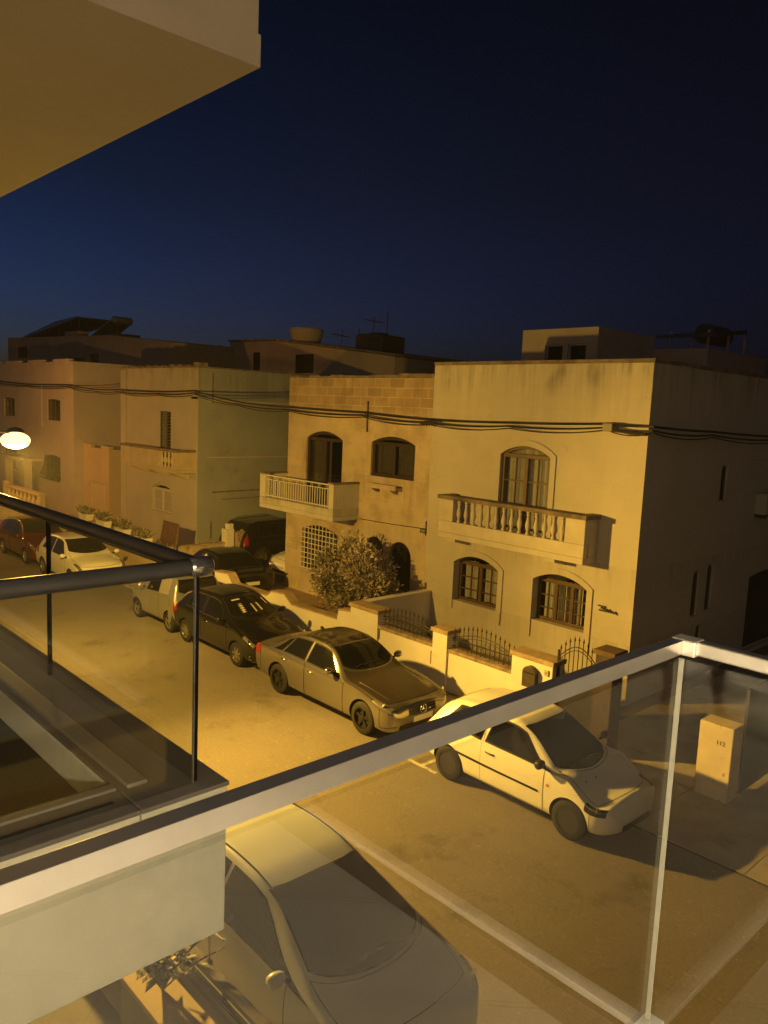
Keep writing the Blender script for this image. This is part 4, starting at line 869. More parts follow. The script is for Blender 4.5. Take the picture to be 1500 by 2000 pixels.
b.build('fan_grille', black_plastic, q_); b = MB(); b.box(-8.39, -8.1, 21.5, 21.55, 3.85, 3.947); b.box(-8.39, -8.1, 22.05, 22.1, 3.85, 3.947); b.build('bracket', dark_iron, ac)
# walls along the driveway and the ochre house
dv = thing('garden_wall', 'stained dividing wall of the driveway with a lit block pier and pebble top', 'wall', (-25.3, 16, 0))
dvm = mat('driveway_wall_render', (.42, .34, .25), .9, var=.2, vscale=1.2, bump=.2, bscale=25, stain=(1.6, .52, .62, (.13, .09, .06), .85))
b = MB(); b.box(-25.5, -25.3, 13.06, 15.7, 0, 1.02); b.box(-25.5, -25.3, 16.05, 22, 0, 1.38); b.build('wall', dvm, dv)
b = MB(); b.box(-25.56, -25.22, 15.702, 16.048, 0, 1.55); b.box(-25.48, -25.24, 15.8, 16.02, 1.553, 1.75); b.build('pier', gw_m, dv, bevel=.01)
b = MB(); b.box(-25.53, -25.27, 13.06, 15.7, 1.023, 1.07); b.box(-25.53, -25.27, 16.05, 22, 1.383, 1.42)
for y in (14.6, 15.3, 16.5, 17.6, 18.3, 18.7): b.lathe([(.001, 0), (.06, .02), (.05, .06), (.001, .08)], (-25.4, y, 1.06 if y < 16 else 1.41), 'z', 8)
b.build('wall_cap', cap_m, dv, smooth=50)
g3 = thing('garden_wall', 'ochre stepped front garden wall carrying plant pots before the ochre house', 'wall', (-29, GW, 0))
w3 = mat('garden_wall_ochre', (.46, .38, .26), .9, var=.15, vscale=1.2, bump=.2, bscale=25)
b = MB(); 
for (x0, x1, h) in ((-27.2, -25.3, 1.02), (-28.9, -27.203, 1.1), (-30.6, -28.903, 1.18), (-33.9, -30.603, 1.24)): b.box(x0, x1, GW, GW + .24, 0, h)
b.build('wall', w3, g3); b = MB()
for (x0, x1, h) in ((-27.2, -25.28, 1.02), (-28.9, -27.203, 1.1), (-30.6, -28.903, 1.18), (-33.9, -30.603, 1.24)): b.box(x0, x1, GW - .03, GW + .27, h + .003, h + .05)
b.build('wall_cap', cap_m, g3)
g1 = thing('garden_wall', 'far front wall with a short baluster run below the pink house', 'wall', (-40, GW, 0))
b = MB(); b.box(-47.5, -34.2, GW, GW + .25, 0, 1.1); b.box(-41.0, -38.9, GW + .02, GW + .22, 1.103, 1.2); b.box(-41.0, -36.2, GW - .02, GW + .26, 1.72, 1.82); b.box(-36.5, -36.2, GW + .01, GW + .23, 1.103, 1.72); b.box(-41.3, -41.0, GW + .01, GW + .23, 1.103, 1.95); b.build('wall', w3, g1)
for i in range(8): baluster_mb(-40.6 + i * .55, GW + .12, 1.103, .615, 1.8).build('baluster', w3, g1, smooth=50)

leaf_cols = [mat('leaf_pale', (.50, .44, .31), .6), mat('leaf_mid', (.32, .28, .19), .6), mat('leaf_dark', (.11, .10, .06), .6), mat('blossom_pale', (.42, .33, .22), .7)]
bark = mat('bark', (.09, .06, .04), .9, var=.3, vscale=12)
def bush(name, label, cat, c, rad, nleaf, nclump, ls=.10, stems=7, seed=1, ground=None, group=None):
    rnd = random.Random(seed); t = thing(name, label, cat, (c[0], c[1], ground if ground is not None else c[2] - rad[2]), group)
    cl = []
    for i in range(nclump):
        u = rnd.uniform(-1, 1); a = rnd.uniform(0, 6.283); q = math.sqrt(1 - u * u); k = rnd.uniform(.45, 1.) ** .6
        cl.append((Vector((c[0] + rad[0] * k * q * math.cos(a) * .85, c[1] + rad[1] * k * q * math.sin(a) * .85, c[2] + rad[2] * k * u * .85)), rnd.uniform(.16, .34) * rad[0], rnd.choice([0, 0, 1, 1, 2, 3])))
    b = MB()
    for i in range(nleaf):
        p, r_, mi = rnd.choice(cl); d = Vector((rnd.gauss(0, 1), rnd.gauss(0, 1), rnd.gauss(0, 1))).normalized(); o = p + d * r_ * rnd.uniform(.3, 1.05)
        dirn = (d + Vector((rnd.gauss(0, .5), rnd.gauss(0, .5), .35 + rnd.gauss(0, .4)))).normalized(); sd = dirn.cross(Vector((rnd.gauss(0, 1), rnd.gauss(0, 1), rnd.gauss(0, 1)))).normalized(); up = dirn.cross(sd)
        l = ls * rnd.uniform(.6, 1.3); w = l * rnd.uniform(.16, .3)
        if rnd.random() < .25: mi = rnd.choice([0, 1, 2, 3])
        b.add([o, o + dirn * l * .5 + sd * w + up * .006, o + dirn * l - up * l * .12, o + dirn * l * .5 - sd * w + up * .006], [(0, 1, 2, 3)], mi)
    b.build('crown', leaf_cols, t)
    b = MB(); g0 = ground if ground is not None else c[2] - rad[2]
    for i in range(stems):
        p = cl[i % len(cl)][0]; s0 = Vector((c[0] + rnd.uniform(-.15, .15), c[1] + rnd.uniform(-.15, .15), g0)); md = (s0 + p) / 2 + Vector((rnd.uniform(-.1, .1), rnd.uniform(-.1, .1), .1)); b.tube([s0, md, p], [.03, .02, .008], 6)
    b.build('stem', bark, t); return t
bush('shrub', 'large pale leaved flowering shrub before the arched doors of the stone house', 'shrub', (-16.1, 14.2, 1.62), (1.42, .85, 1.05), 20000, 95, ls=.12, stems=14, seed=3, ground=.22)
for i, (x, h, k) in enumerate(((-26.3, .35, 'dark spiky potted plant at the near end of the ochre garden wall'), (-28.0, .5, 'rounded potted bush in a pale trough on the ochre garden wall'), (-29.7, .45, 'squat dark potted plant between two pale troughs on the ochre garden wall'), (-31.4, .4, 'small potted plant at the far end of the ochre garden wall'))):
    z0 = 1.07 if x > -27.2 else (1.15 if x > -28.9 else (1.23 if x > -30.6 else 1.29))
    t = thing('potted_plant', k, 'potted plant', (x, GW + .12, z0), 'plant pots on the ochre wall')
    b = MB(); b.add([(x - .34, GW - .02, z0), (x + .34, GW - .02, z0), (x + .34, GW + .26, z0), (x - .34, GW + .26, z0), (x - .4, GW - .05, z0 + .26), (x + .4, GW - .05, z0 + .26), (x + .4, GW + .29, z0 + .26), (x - .4, GW + .29, z0 + .26)], [(0, 3, 2, 1), (4, 5, 6, 7), (0, 1, 5, 4), (1, 2, 6, 5), (2, 3, 7, 6), (3, 0, 4, 7)]); b.build('trough', gw_m, t, bevel=.01)
    rnd = random.Random(i + 20); b = MB()
    for j in range(260):
        o = Vector((x + rnd.uniform(-.32, .32), GW + .12 + rnd.uniform(-.15, .15), z0 + .24 + rnd.random() * h * .5)); d = Vector((rnd.gauss(0, .6), rnd.gauss(0, .6), rnd.uniform(.1, 1))).normalized(); sd = d.cross(Vector((rnd.gauss(0, 1), rnd.gauss(0, 1), 0))).normalized(); l = rnd.uniform(.12, .3)
        b.add([o, o + d * l * .5 + sd * .025, o + d * l, o + d * l * .5 - sd * .025], [(0, 1, 2, 3)], rnd.choice([1, 2, 2]))
    b.build('foliage', leaf_cols, t)
# two folded chairs against the ochre house
for (x, lab) in ((-24.9, 'brown folded garden chair leaning near the driveway wall'), (-24.35, 'pale wooden folded frame leaning beside the brown garden chair')):
    t = thing('folding_chair', lab, 'folding chair', (x - .9, 13.6, 0)); x -= .9; z0 = 1.0; tilt = .25
    mt = brown_wood if 'brown' in lab else mat('pale_timber', (.4, .28, .14), .7)
    b = MB()
    for sx in (-.24, .24): b.tube([(x + sx * 1.2, 13.25, .02), (x + sx, 13.6, 1.95)], .03, 6)
    for z in (.9, 1.3, 1.9): b.box(x - .24, x + .24, 13.22 + .182 * z, 13.26 + .182 * z, z - .03, z + .03)
    b.build('frame', mt, t)
    if 'brown' in lab:
        b = MB(); b.add([(x - .22, 13.42, 1.2), (x + .22, 13.42, 1.2), (x + .22, 13.56, 1.9), (x - .22, 13.56, 1.9), (x - .22, 13.45, 1.2), (x + .22, 13.45, 1.2), (x + .22, 13.59, 1.9), (x - .22, 13.59, 1.9)], [(0, 1, 2, 3), (7, 6, 5, 4), (0, 4, 5, 1), (1, 5, 6, 2), (2, 6, 7, 3), (3, 7, 4, 0)]); b.build('seat_panel', brown_wood, t)
# litter by the wall foot
t = thing('dry_leaves', 'scatter of dead leaves at the foot of the wall behind the white hatchback', 'dry leaves', (-11, 12.7, .07)); rnd = random.Random(9); b = MB()
for i in range(160):
    x = -12.4 + abs(rnd.gauss(0, .9)); y = 12.78 - abs(rnd.gauss(0, .08)); a = rnd.random() * 6; l = rnd.uniform(.02, .06); b.add([(x, y, .075), (x + l * math.cos(a), y - abs(l * math.sin(a)), .075 + rnd.random() * .03), (x + l * .6, y - l * .3, .08 + rnd.random() * .03)], [(0, 1, 2)])
b.build('leaf_litter', mat('dead_leaf', (.07, .045, .025), .9), t, kind='stuff')

# ------------------------------------------------------------------ overhead cables
cab_m = mat('cable_black', (.02, .016, .013), .7)
base_pts = [(-52, 15.3, 6.95), (-45, 15.3, 6.72), (-39.1, 15.3, 6.72), (-36, 15.3, 6.55), (-33.6, 15.3, 6.56), (-30, 15.3, 6.52), (-27.0, 15.3, 6.60), (-24, 15.3, 6.26), (-21.1, 15.3, 6.16), (-17.3, 15.3, 6.10), (-14.6, 15.3, 6.0), (-12, 15.3, 6.03), (-9.3, 15.3, 6.12), (-8.2, 15.3, 6.11), (-8.15, 18, 6.04), (-8.15, 22, 5.95), (-8.15, 27, 5.9)]
def cable(label, off, sag, r):
    t = thing('overhead_cable', label, 'cable', (-20, 15.3, 6.2), 'cables strung along the house fronts'); pts = []
    for i, (a, c) in enumerate(zip(base_pts[:-1], base_pts[1:])):
        a, c = Vector(a), Vector(c)
        for k in range(6):
            u = k / 6; p = a.lerp(c, u); p.z += off[1] - sag * 4 * u * (1 - u); p.y += off[0]; pts.append(p)
    b = MB(); b.tube(pts, r, 6); b.build('cable', cab_m, t, smooth=60)
cable('thickest taut black cable, uppermost of the strands along the house fronts', (0, .06), .015, .028)
cable('middle black cable sagging between the house fronts', (-.03, -.02), .05, .022)
cable('lowest slack thin cable hanging along the house fronts', (.03, -.07), .09, .014)
t = thing('cable_junction', 'black cable splice hanging where the stone and cream houses meet', 'cable splice', (-14.6, 15.3, 6.)); b = MB(); b.tube([(-14.95, 15.27, 5.97), (-14.7, 15.27, 5.98), (-14.35, 15.27, 5.98)], [.03, .055, .03], 8); rnd = random.Random(4)
for k in range(6): x = -14.9 + .1 * k; b.tube([(x, 15.27, 5.98), (x + .04, 15.24, 5.9 - rnd.random() * .06), (x + .1, 15.27, 5.97)], .01, 5)
b.build('splice', cab_m, t); 
t = thing('cable_junction', 'grey cable clamp fixed near the corner of the cream house', 'cable clamp', (-9.2, 15.4, 6.1)); b = MB(); b.box(-9.35, -9.1, 15.22, 15.49, 6.02, 6.2); b.build('clamp', mat('clamp_grey', (.2, .18, .15), .6), t, bevel=.02); b = MB(); b.tube([(-9.1, 15.25, 6.05), (-8.3, 15.25, 6.0)], .035, 6); b.build('sleeve', cab_m, t)

# ------------------------------------------------------------------ rooftops behind
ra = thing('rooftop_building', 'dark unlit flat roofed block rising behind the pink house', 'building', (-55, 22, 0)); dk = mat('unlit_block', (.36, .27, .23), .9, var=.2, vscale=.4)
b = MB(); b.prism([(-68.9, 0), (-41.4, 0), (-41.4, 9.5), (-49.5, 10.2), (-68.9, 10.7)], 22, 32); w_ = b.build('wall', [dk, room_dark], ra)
q = []
for (x0, x1, z0, z1) in ((-56.5, -53.5, 8.1, 8.9), (-52.6, -51.3, 8.3, 9.1), (-66.5, -64.5, 9.0, 9.9)): m = MB(); m.box(x0, x1, 21.8, 22.5, z0, z1, 1); q.append(m)
cut(w_, q)
b = MB()
for (x0, x1, z0, z1) in ((-56.5, -53.5, 8.1, 8.9), (-52.6, -51.3, 8.3, 9.1), (-66.5, -64.5, 9.0, 9.9)): b.ring([(x0, z0), (x1, z0), (x1, z1), (x0, z1)], [(x0 + .08, z0 + .08), (x1 - .08, z0 + .08), (x1 - .08, z1 - .08), (x0 + .08, z1 - .08)], 22.02, 22.1)
b.build('window_frame', dark_wood, ra)
sp_ = thing('solar_array', 'sloping rack of solar panels on the roof behind the pink house', 'solar panel', (-60, 23, 10.4)); b = MB()
b.prism([(-66.8, 10.65), (-56.2, 11.62), (-56.2, 11.78), (-60, 11.62), (-66.8, 10.78)], 22.5, 25.5); b.build('panel', mat('solar_glass', (.02, .025, .04), .3), sp_)
b = MB()
for x in (-64, -62, -60, -58, -56.3): b.tube([(x, 22.8, 10.2), (x, 22.8, 10.7 + (x + 66.8) * .09)], .04, 6)
b.build('rack_leg', dark_iron, sp_)
b = MB(); b.box(-58.6, -56.2, 22.6, 23.4, 10.2, 10.8)
t = thing('roof_box', 'dark square box on the roof beside the solar rack', 'tank', (-57.4, 23, 10.2)); b.build('tank', dk, t, bevel=.05); b = MB(); b.box(-58.65, -56.15, 22.55, 23.45, 10.803, 10.86); b.build('lid', dark_iron, t)
sh = thing('solar_water_heater', 'solar water heater with a glinting horizontal tank on a sloped collector', 'water heater', (-51, 23, 10.2))
b = MB(); b.add([(-53.6, 22.4, 10.3), (-50.6, 22.4, 11.25), (-50.6, 24, 11.25), (-53.6, 24, 10.3), (-53.6, 22.4, 10.2), (-50.6, 22.4, 11.15), (-50.6, 24, 11.15), (-53.6, 24, 10.2)], [(0, 1, 2, 3), (7, 6, 5, 4), (0, 4, 5, 1), (1, 5, 6, 2), (2, 6, 7, 3), (3, 7, 4, 0)]); b.build('collector', mat('solar_glass', (.02, .025, .04), .3), sh)
b = MB(); b.lathe([(.05, -.7), (.22, -.66), (.25, -.55), (.25, .55), (.22, .66), (.05, .7)], (-50.4, 23.2, 11.25), 'y', 18); b.build('tank', mat('tank_steel', (.3, .3, .3), .3, metal=.8), sh, smooth=50)
b = MB()
for x in (-50.8, -49.7): b.tube([(x, 22.5, 10.1), (x + .2, 22.5, 11.1)], .05, 6)
b.box(-51, -49.4, 22.4, 24, 10.05, 10.35); b.build('stand', dark_iron, sh)
rf = thing('roof_railing', 'thin metal roof railing against the sky between the two dark rooftops', 'railing', (-39, 26, 8)); b = MB()
for i in range(6): b.tube([(-48.5 + i * 1.15, 26, 8.2), (-48.5 + i * 1.15, 26, 9.75)], .03, 5)
b.tube([(-48.5, 26, 9.7), (-42.7, 26, 9.5)], .025, 5); b.build('railing', dark_iron, rf)
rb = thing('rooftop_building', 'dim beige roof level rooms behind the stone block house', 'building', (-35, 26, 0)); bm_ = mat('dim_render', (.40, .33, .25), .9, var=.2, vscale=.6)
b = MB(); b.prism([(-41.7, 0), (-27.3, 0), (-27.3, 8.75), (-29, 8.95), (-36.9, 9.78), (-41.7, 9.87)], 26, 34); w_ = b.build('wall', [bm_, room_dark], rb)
q = []
for (x0, x1, z0, z1) in ((-39.2, -38.5, 8.0, 9.2), (-35.1, -33.5, 8.0, 9.0)): m = MB(); m.box(x0, x1, 25.8, 26.5, z0, z1, 1); q.append(m)
cut(w_, q); b = MB(); b.prism([(-27.2, 8.78), (-29, 8.98), (-36.9, 9.80), (-41.75, 9.89), (-41.75, 9.99), (-36.9, 9.9), (-29, 9.08), (-27.2, 8.88)], 25.9, 34); b.build('roof_slab', coping_m, rb)
t = thing('roof_water_tank', 'beige round water tank on the roof rooms behind the stone house', 'water tank', (-35.5, 27, 9.7)); b = MB(); b.lathe([(.75, 9.6), (.95, 10.4), (.9, 10.48), (.1, 10.5)], (-35.5, 27, 0), 'z', 20); q_ = b.build('tank', bm_, t, smooth=40); b = MB(); b.lathe([(.3, 10.5), (.3, 10.56)], (-35.5, 27, 0), 'z', 14); b.build('lid', dark_iron, q_)
t = thing('roof_water_tank', 'black square water tank on the roof to the right of the aerials', 'water tank', (-29.9, 27, 8.9)); b = MB(); b.prism([(-30.9, 9.0), (-28.9, 8.9), (-28.9, 9.85), (-29.3, 9.95), (-30.7, 10.0), (-30.9, 9.9)], 26.6, 28.2); q_ = b.build('tank', mat('black_tank', (.01, .01, .011), .6), t, bevel=.06); b = MB(); b.box(-30.3, -29.6, 27, 27.7, 9.98, 10.06); b.build('lid', dark_iron, q_)
for i, (x, h, lab) in enumerate(((-32.9, 1.3, 'leaning roof aerial with crossed rods beside the round tank'), (-31.3, 1.35, 'bare thin roof aerial mast left of the black tank'), (-30.2, 1.9, 'roof aerial with a long boom above the black tank'), (-29.2, 2.1, 'tallest bare roof mast right of the black tank'))):
    t = thing('roof_aerial', lab, 'aerial', (x, 27.2, 9), 'aerials on the roof'); b = MB(); z0 = 9.0; b.tube([(x, 27.2, z0), (x + (.3 if i == 0 else 0), 27.2, z0 + h)], .022, 5); b.build('mast', dark_iron, t)
    if i in (0, 2):
        b = MB(); zz = z0 + h - .25; b.tube([(x - .5, 27.2, zz + .1), (x + .6, 27.2, zz - .1)], .018, 5)
        for k in range(6): xx = x - .45 + k * .19; b.tube([(xx, 26.85, zz + .08 - k * .03), (xx, 27.55, zz + .08 - k * .03)], .012, 4); b.tube([(xx, 27.2, zz - .12), (xx, 27.2, zz + .22)], .012, 4)
        b.build('boom', dark_iron, t)
sd_ = thing('satellite_rack', 'dark solar panel and tank on stilts on the corner house roof', 'water heater', (-12.6, 25, 8.8)); b = MB()
b.add([(-12.7, 23.4, 8.95), (-12.7, 25.6, 9.25), (-10.8, 25.6, 9.25), (-10.8, 23.4, 8.95), (-12.7, 23.4, 8.85), (-12.7, 25.6, 9.12), (-10.8, 25.6, 9.12), (-10.8, 23.4, 8.85)], [(0, 1, 2, 3), (7, 6, 5, 4), (0, 4, 5, 1), (1, 5, 6, 2), (2, 6, 7, 3), (3, 7, 4, 0)]); b.build('panel', mat('solar_glass', (.02, .025, .04), .3), sd_)
b = MB(); b.lathe([(.1, -.8), (.32, -.75), (.32, .75), (.1, .8)], (-12.0, 25.9, 9.15), 'y', 16); b.build('tank', black_plastic, sd_, smooth=50)
b = MB()
for y in (23.8, 25.2, 26.4): b.tube([(-12.4, y, 7.5), (-12.4, y, 9.1)], .04, 5); b.tube([(-11.2, y, 7.5), (-11.2, y, 9.1)], .04, 5)
b.box(-12.9, -10.9, 23.2, 27.5, 7.4, 8.5); b.build('stand', mat('unlit_block', (.16, .11, .09)), sd_)

# ------------------------------------------------------------------ street lamps
SOD = (1.0, .56, .075)
def street_lamp(label, p, watts, aim, blend_spot, head=.30):
    t = thing('street_lamp', label, 'street lamp', (p[0], p[1] - 1.85, 0), 'street lamps'); x, y, z = p
    b = MB(); b.tube([(x, y - 1.85, 0), (x, y - 1.85, 3.2), (x, y - 1.85, z + .1)], [.07, .055, .045], 12); b.lathe([(.13, 0), (.13, .3), (.08, .4)], (x, y - 1.85, .06), 'z', 14); b.build('pole', mat('lamp_pole', (.12, .12, .115), .5), t, smooth=50)
    b = MB(); b.tube([(x, y - 1.85, z + .08), (x, y - 1.2, z + .2), (x, y - .4, z + .17), (x, y - .1, z + .12)], .025, 8); b.build('arm', MATS['lamp_pole'], t, smooth=50)
    b = MB(); b.lathe([(.03, .23), (.10, .21), (.15, .17), (.16, .145), (.02, .14)], (x, y, z), 'z', 20); hd = b.build('lamp_head', MATS['lamp_pole'], t, smooth=50)
    b = MB(); b.lathe([(.02, -.17)] + [(.26 * math.cos(a), .155 * math.sin(a) - .015) for a in [R(-80 + 10 * k) for k in range(17)]] + [(.02, .138)], (x, y, z), 'z', 28); b.build('lamp_glass', mat('lamp_glow', (.9, .7, .4), .5, emit=((1.0, .60, .21), 3.4)), hd, smooth=60)
    ld = bpy.data.lights.new('sodium_light', 'POINT'); ld.energy = watts * (.6 if aim else 1.); ld.color = SOD if aim else (1., .42, .07); ld.shadow_soft_size = .12; lo = bpy.data.objects.new('sodium_light', ld); COL.objects.link(lo); lo.location = (0, 1.85, z - .32); lo.parent = t
    if aim:
        ld = bpy.data.lights.new('sodium_beam', 'SPOT'); ld.energy = watts * 2.1; ld.color = SOD; ld.shadow_soft_size = .12; ld.spot_size = R(106); ld.spot_blend = 1.
        lo = bpy.data.objects.new('sodium_beam', ld); COL.objects.link(lo); lo.location = (0, 1.85, z - .32); lo.parent = t
        lo.rotation_euler = (Vector(aim) - Vector((x, y, z))).to_track_quat('-Z', 'Y').to_euler()
        ld = bpy.data.lights.new('sodium_beam', 'SPOT'); ld.energy = watts * .9; ld.color = SOD; ld.shadow_soft_size = .12; ld.spot_size = R(106); ld.spot_blend = 1.
        lo = bpy.data.objects.new('sodium_beam', ld); COL.objects.link(lo); lo.location = (0, 1.85, z - .32); lo.parent = t; lo.rotation_euler = Vector((-9, 3.5, -5.)).to_track_quat('-Z', 'Y').to_euler()
    return t
street_lamp('glowing sodium street lamp on a curved arm over the road', (-15.5, 5.05, 5.43), LAMP_W, (-4.0, 9.55, 1.93), 1)
street_lamp('further sodium street lamp lighting the pink house', (-37.5, 8.5, 5.7), LAMP2_W, None, 0)

# thin haze added for a halo round the lamps and lifted darks
hz = bpy.data.materials.new('halo_haze'); hz.use_nodes = True; N = hz.node_tree.nodes; N.clear(); ho = N.new('ShaderNodeOutputMaterial'); pv = N.new('ShaderNodeVolumePrincipled')
pv.inputs['Density'].default_value = .0005; pv.inputs['Color'].default_value = (.9, .9, .92, 1); hz.node_tree.links.new(pv.outputs[0], ho.inputs['Volume'])
b = MB(); b.box(-110, 70, -40, 90, -1.6, 14.5); b.build('haze', hz, kind='stuff')
# ------------------------------------------------------------------ our own building, room, balconies
FZ = 4.68
own_pl = mat('own_wall_render', (.36, .34, .30), .85, var=.05, vscale=2, bump=.1, bscale=30)
floor_m = mat('balcony_floor_tiles', (.72, .67, .58), .45, var=.06, vscale=4, brick=dict(w=.6, h=.6, m=.006, dv=.05, mc=.6, front=False))
room_m = mat('room_paint', (.75, .73, .68), .8)
ab = thing('apartment_building', 'rendered apartment building whose lit balcony room the street is seen from', 'building', (0, -1.2, 0))
wy0, wy1 = -1.4, -1.2
b = MB(); b.box(-14, -.55, wy0, wy1, 0, 12); b.box(1.7, 9, wy0, wy1, 0, 12); b.box(-.547, 1.697, wy0, wy1, 0, FZ - .005); b.box(-.547, 1.697, wy0, wy1, 6.95, 12); b.build('wall', own_pl, ab)
b = MB(); b.box(-.86, 6, -1.197, 1.83, FZ - .4, FZ); b.build('balcony_floor', [floor_m], ab)
b = MB(); b.box(-.9, 4, -5, wy0 - .003, FZ - .2, FZ + .002); b.box(-.9, 4, -5, wy0 - .003, 7.2, 7.3); b.box(-1.0, -.903, -5, wy0 - .003, FZ - .2, 7.3); b.box(4.003, 4.1, -5, wy0 - .003, FZ - .2, 7.3); b.box(-1, 4.1, -5.1, -5.003, FZ - .2, 7.3); b.build('room', room_m, ab)
df = mat('door_frame_white', (.6, .6, .57), .4)
b = MB(); b.box(-.547, -.48, wy0 + .03, wy1 + .01, FZ + .003, 6.945); b.box(1.63, 1.697, wy0 + .03, wy1 + .01, FZ + .003, 6.945); b.box(-.477, 1.627, wy0 + .03, wy1 + .01, 6.88, 6.945); b.build('door_frame', df, ab, bevel=.005)
dl = thing('balcony_door', 'dark framed glass balcony door slid open', 'door', (1.2, -1.3, FZ)); b = MB()
b.box(.72, .78, -1.37, -1.33, FZ + .01, 6.87); b.box(1.56, 1.62, -1.37, -1.33, FZ + .01, 6.87); b.box(.783, 1.557, -1.37, -1.33, FZ + .01, FZ + .08); b.box(.783, 1.557, -1.37, -1.33, 6.8, 6.87); q_ = b.build('sash', mat('door_sash_dark', (.05, .045, .04), .4), dl)
b = MB(); b.box(.784, 1.556, -1.353, -1.347, FZ + .081, 6.799); b.build('pane', glass_mat('door_glass'), q_)
WARM = (1., .80, .52)
glow = mat('room_lamp_glow', (.9, .9, .85), .5, emit=(WARM, 20.))
cl = thing('floor_lamp', 'lit standing lamp inside the balcony room', 'lamp', (3.6, -1.66, FZ)); b = MB(); b.lathe([(.15, .01), (.15, .03), (.015, .04), (.015, .95)], (3.6, -1.66, FZ), 'z', 16); b.build('stand', df, cl, smooth=50)
b = MB(); b.lathe([(.19, .92), (.19, .94), (.12, 1.2), (.11, 1.2)], (3.6, -1.66, FZ), 'z', 24); b.build('lamp_shade', glow, cl, smooth=50)
ld = bpy.data.lights.new('room_light', 'POINT'); ld.energy = ROOM_W; ld.color = WARM; ld.shadow_soft_size = .15; lo = bpy.data.objects.new('room_light', ld); COL.objects.link(lo); lo.location = (-.0, -.3, 1.0); lo.parent = cl
wl = thing('wall_lamp', 'small lit wall lamp beside the balcony door', 'lamp', (1.95, -1.1, 6.6)); b = MB(); b.box(1.88, 2.02, -1.197, -1.12, 6.51, 6.69); q_ = b.build('lamp_base', df, wl, bevel=.01); b = MB(); b.lathe([(.02, 6.47), (.06, 6.5), (.07, 6.6), (.06, 6.7), (.02, 6.73)], (1.95, -1.05, 0), 'z', 16); b.build('lamp_glass', glow, q_, smooth=50)
ld = bpy.data.lights.new('balcony_light', 'POINT'); ld.energy = ROOM_W * .12; ld.color = WARM; ld.shadow_soft_size = .08; lo = bpy.data.objects.new('balcony_light', ld); COL.objects.link(lo); lo.location = (0, .2, .0); lo.parent = wl

balu_glass = glass_mat('balustrade_glass', (.975, .985, .98), refl=1.25)
nb_glass = glass_mat('neighbour_glass', (.97, .98, .975), refl=.7)
steel = mat('brushed_steel', (.62, .60, .57), .3, metal=.9, var=.06, vscale=14)
rail_dark = mat('rail_dark_steel', (.055, .052, .05), .38, metal=.4)
edge_m = mat('glass_edge', (.48, .47, .40), .3)
br = thing('glass_balustrade', 'square steel handrail over clear glass panels around the near balcony', 'balustrade', (-.81, 1.75, FZ))
b = MB(); b.box(-.830, -.800, -1.19, 1.725, 5.767, 5.8); b.build('handrail', steel, br, bevel=.0008)
b = MB(); b.box(-.787, 5.5, 1.738, 1.768, 5.766, 5.8); b.build('handrail', steel, br, bevel=.004)
b = MB(); b.box(-.832, -.772, 1.722, 1.770, 5.764, 5.802); b.build('corner_connector', mat('satin_steel', (.72, .69, .63), .35, metal=.6), br, bevel=.004)
b = MB(); b.box(-.817, -.805, -1.15, 1.742, 4.80, 5.75); b.build('glass_panel', balu_glass, br)
b = MB(); b.box(-.802, 5.2, 1.744, 1.756, 4.80, 5.75); b.build('glass_panel', balu_glass, br)
b = MB(); b.box(-.8168, -.8052, 1.7422, 1.7455, 4.82, 5.75); b.build('glass_edge', edge_m, br)
ups = mat('upstand_brown', (.16, .12, .085), .7, var=.1, vscale=4); chan = mat('anodised_channel', (.78, .76, .72), .45, metal=.1)
b = MB(); b.box(-.86, -.765, -1.19, 1.80, FZ + .002, 4.778); b.box(-.762, 5.5, 1.71, 1.80, FZ + .002, 4.778); q_ = b.build('base_upstand', ups, br)
b = MB(); b.box(-.835, -.787, -1.19, 1.79, 4.780, 4.802); b.build('base_channel', chan, br, bevel=.003)
b = MB(); b.box(-.785, 5.5, 1.728, 1.772, 4.780, 4.802); b.build('base_channel', chan, br, bevel=.003)

# neighbouring balcony
nb_pl = mat('neighbour_render', (.56, .535, .41), .85, var=.09, vscale=2.5, bump=.2, bscale=45, streak=(5.03, .4, (.30, .28, .21), .6), stain=(2.2, .55, .75, (.36, .36, .28), .6))
nb_dk = mat('balcony_membrane', (.02, .019, .018), .7, var=.3, vscale=6)
ledge_m = mat('ledge_stone', (.13, .115, .10), .7, var=.15, vscale=5)
nx, ny = -2.112, 1.335
nb = thing('neighbouring_balcony', 'pale slab of the neighbouring balcony with a dark sunken floor', 'balcony', (-4, 0, 4.53))
b = MB(); b.box(-9, nx, -1.197, ny, 4.53, 4.90); b.box(-9, nx, ny - .30, ny, 4.903, 5.045); b.box(nx - .22, nx, -1.197, ny - .303, 4.903, 5.045); b.build('slab', nb_pl, nb, bevel=.006)
b = MB(); b.box(-9, nx - .223, -1.197, ny - .303, 4.903, 4.925); b.build('floor', nb_dk, nb)
b = MB(); b.box(-9, nx + .004, ny - .302, ny + .006, 5.047, 5.062); b.box(nx - .222, nx + .004, -1.197, ny - .305, 5.047, 5.062); b.build('ledge_cap', ledge_m, nb, bevel=.003)
b = MB(); b.box(-9, nx - .14, ny - .28, ny - .21, 5.063, 5.078); b.build('channel', mat('dull_aluminium', (.30, .28, .25), .5, metal=.5), nb, bevel=.005)
b = MB(); b.box(nx - .19, nx - .15, -1.197, ny - .31, 5.063, 5.075); b.build('channel', MATS['dull_aluminium'], nb, bevel=.005)
b = MB(); b.box(nx - .1, nx - .085, -1.0, ny - .35, 5.0622, 5.064); b.build('drain_slot', nb_dk, nb)
nr = thing('glass_balustrade', 'dark round handrail over clear glass around the neighbouring balcony', 'balustrade', (-2.17, 1.25, 5.06))
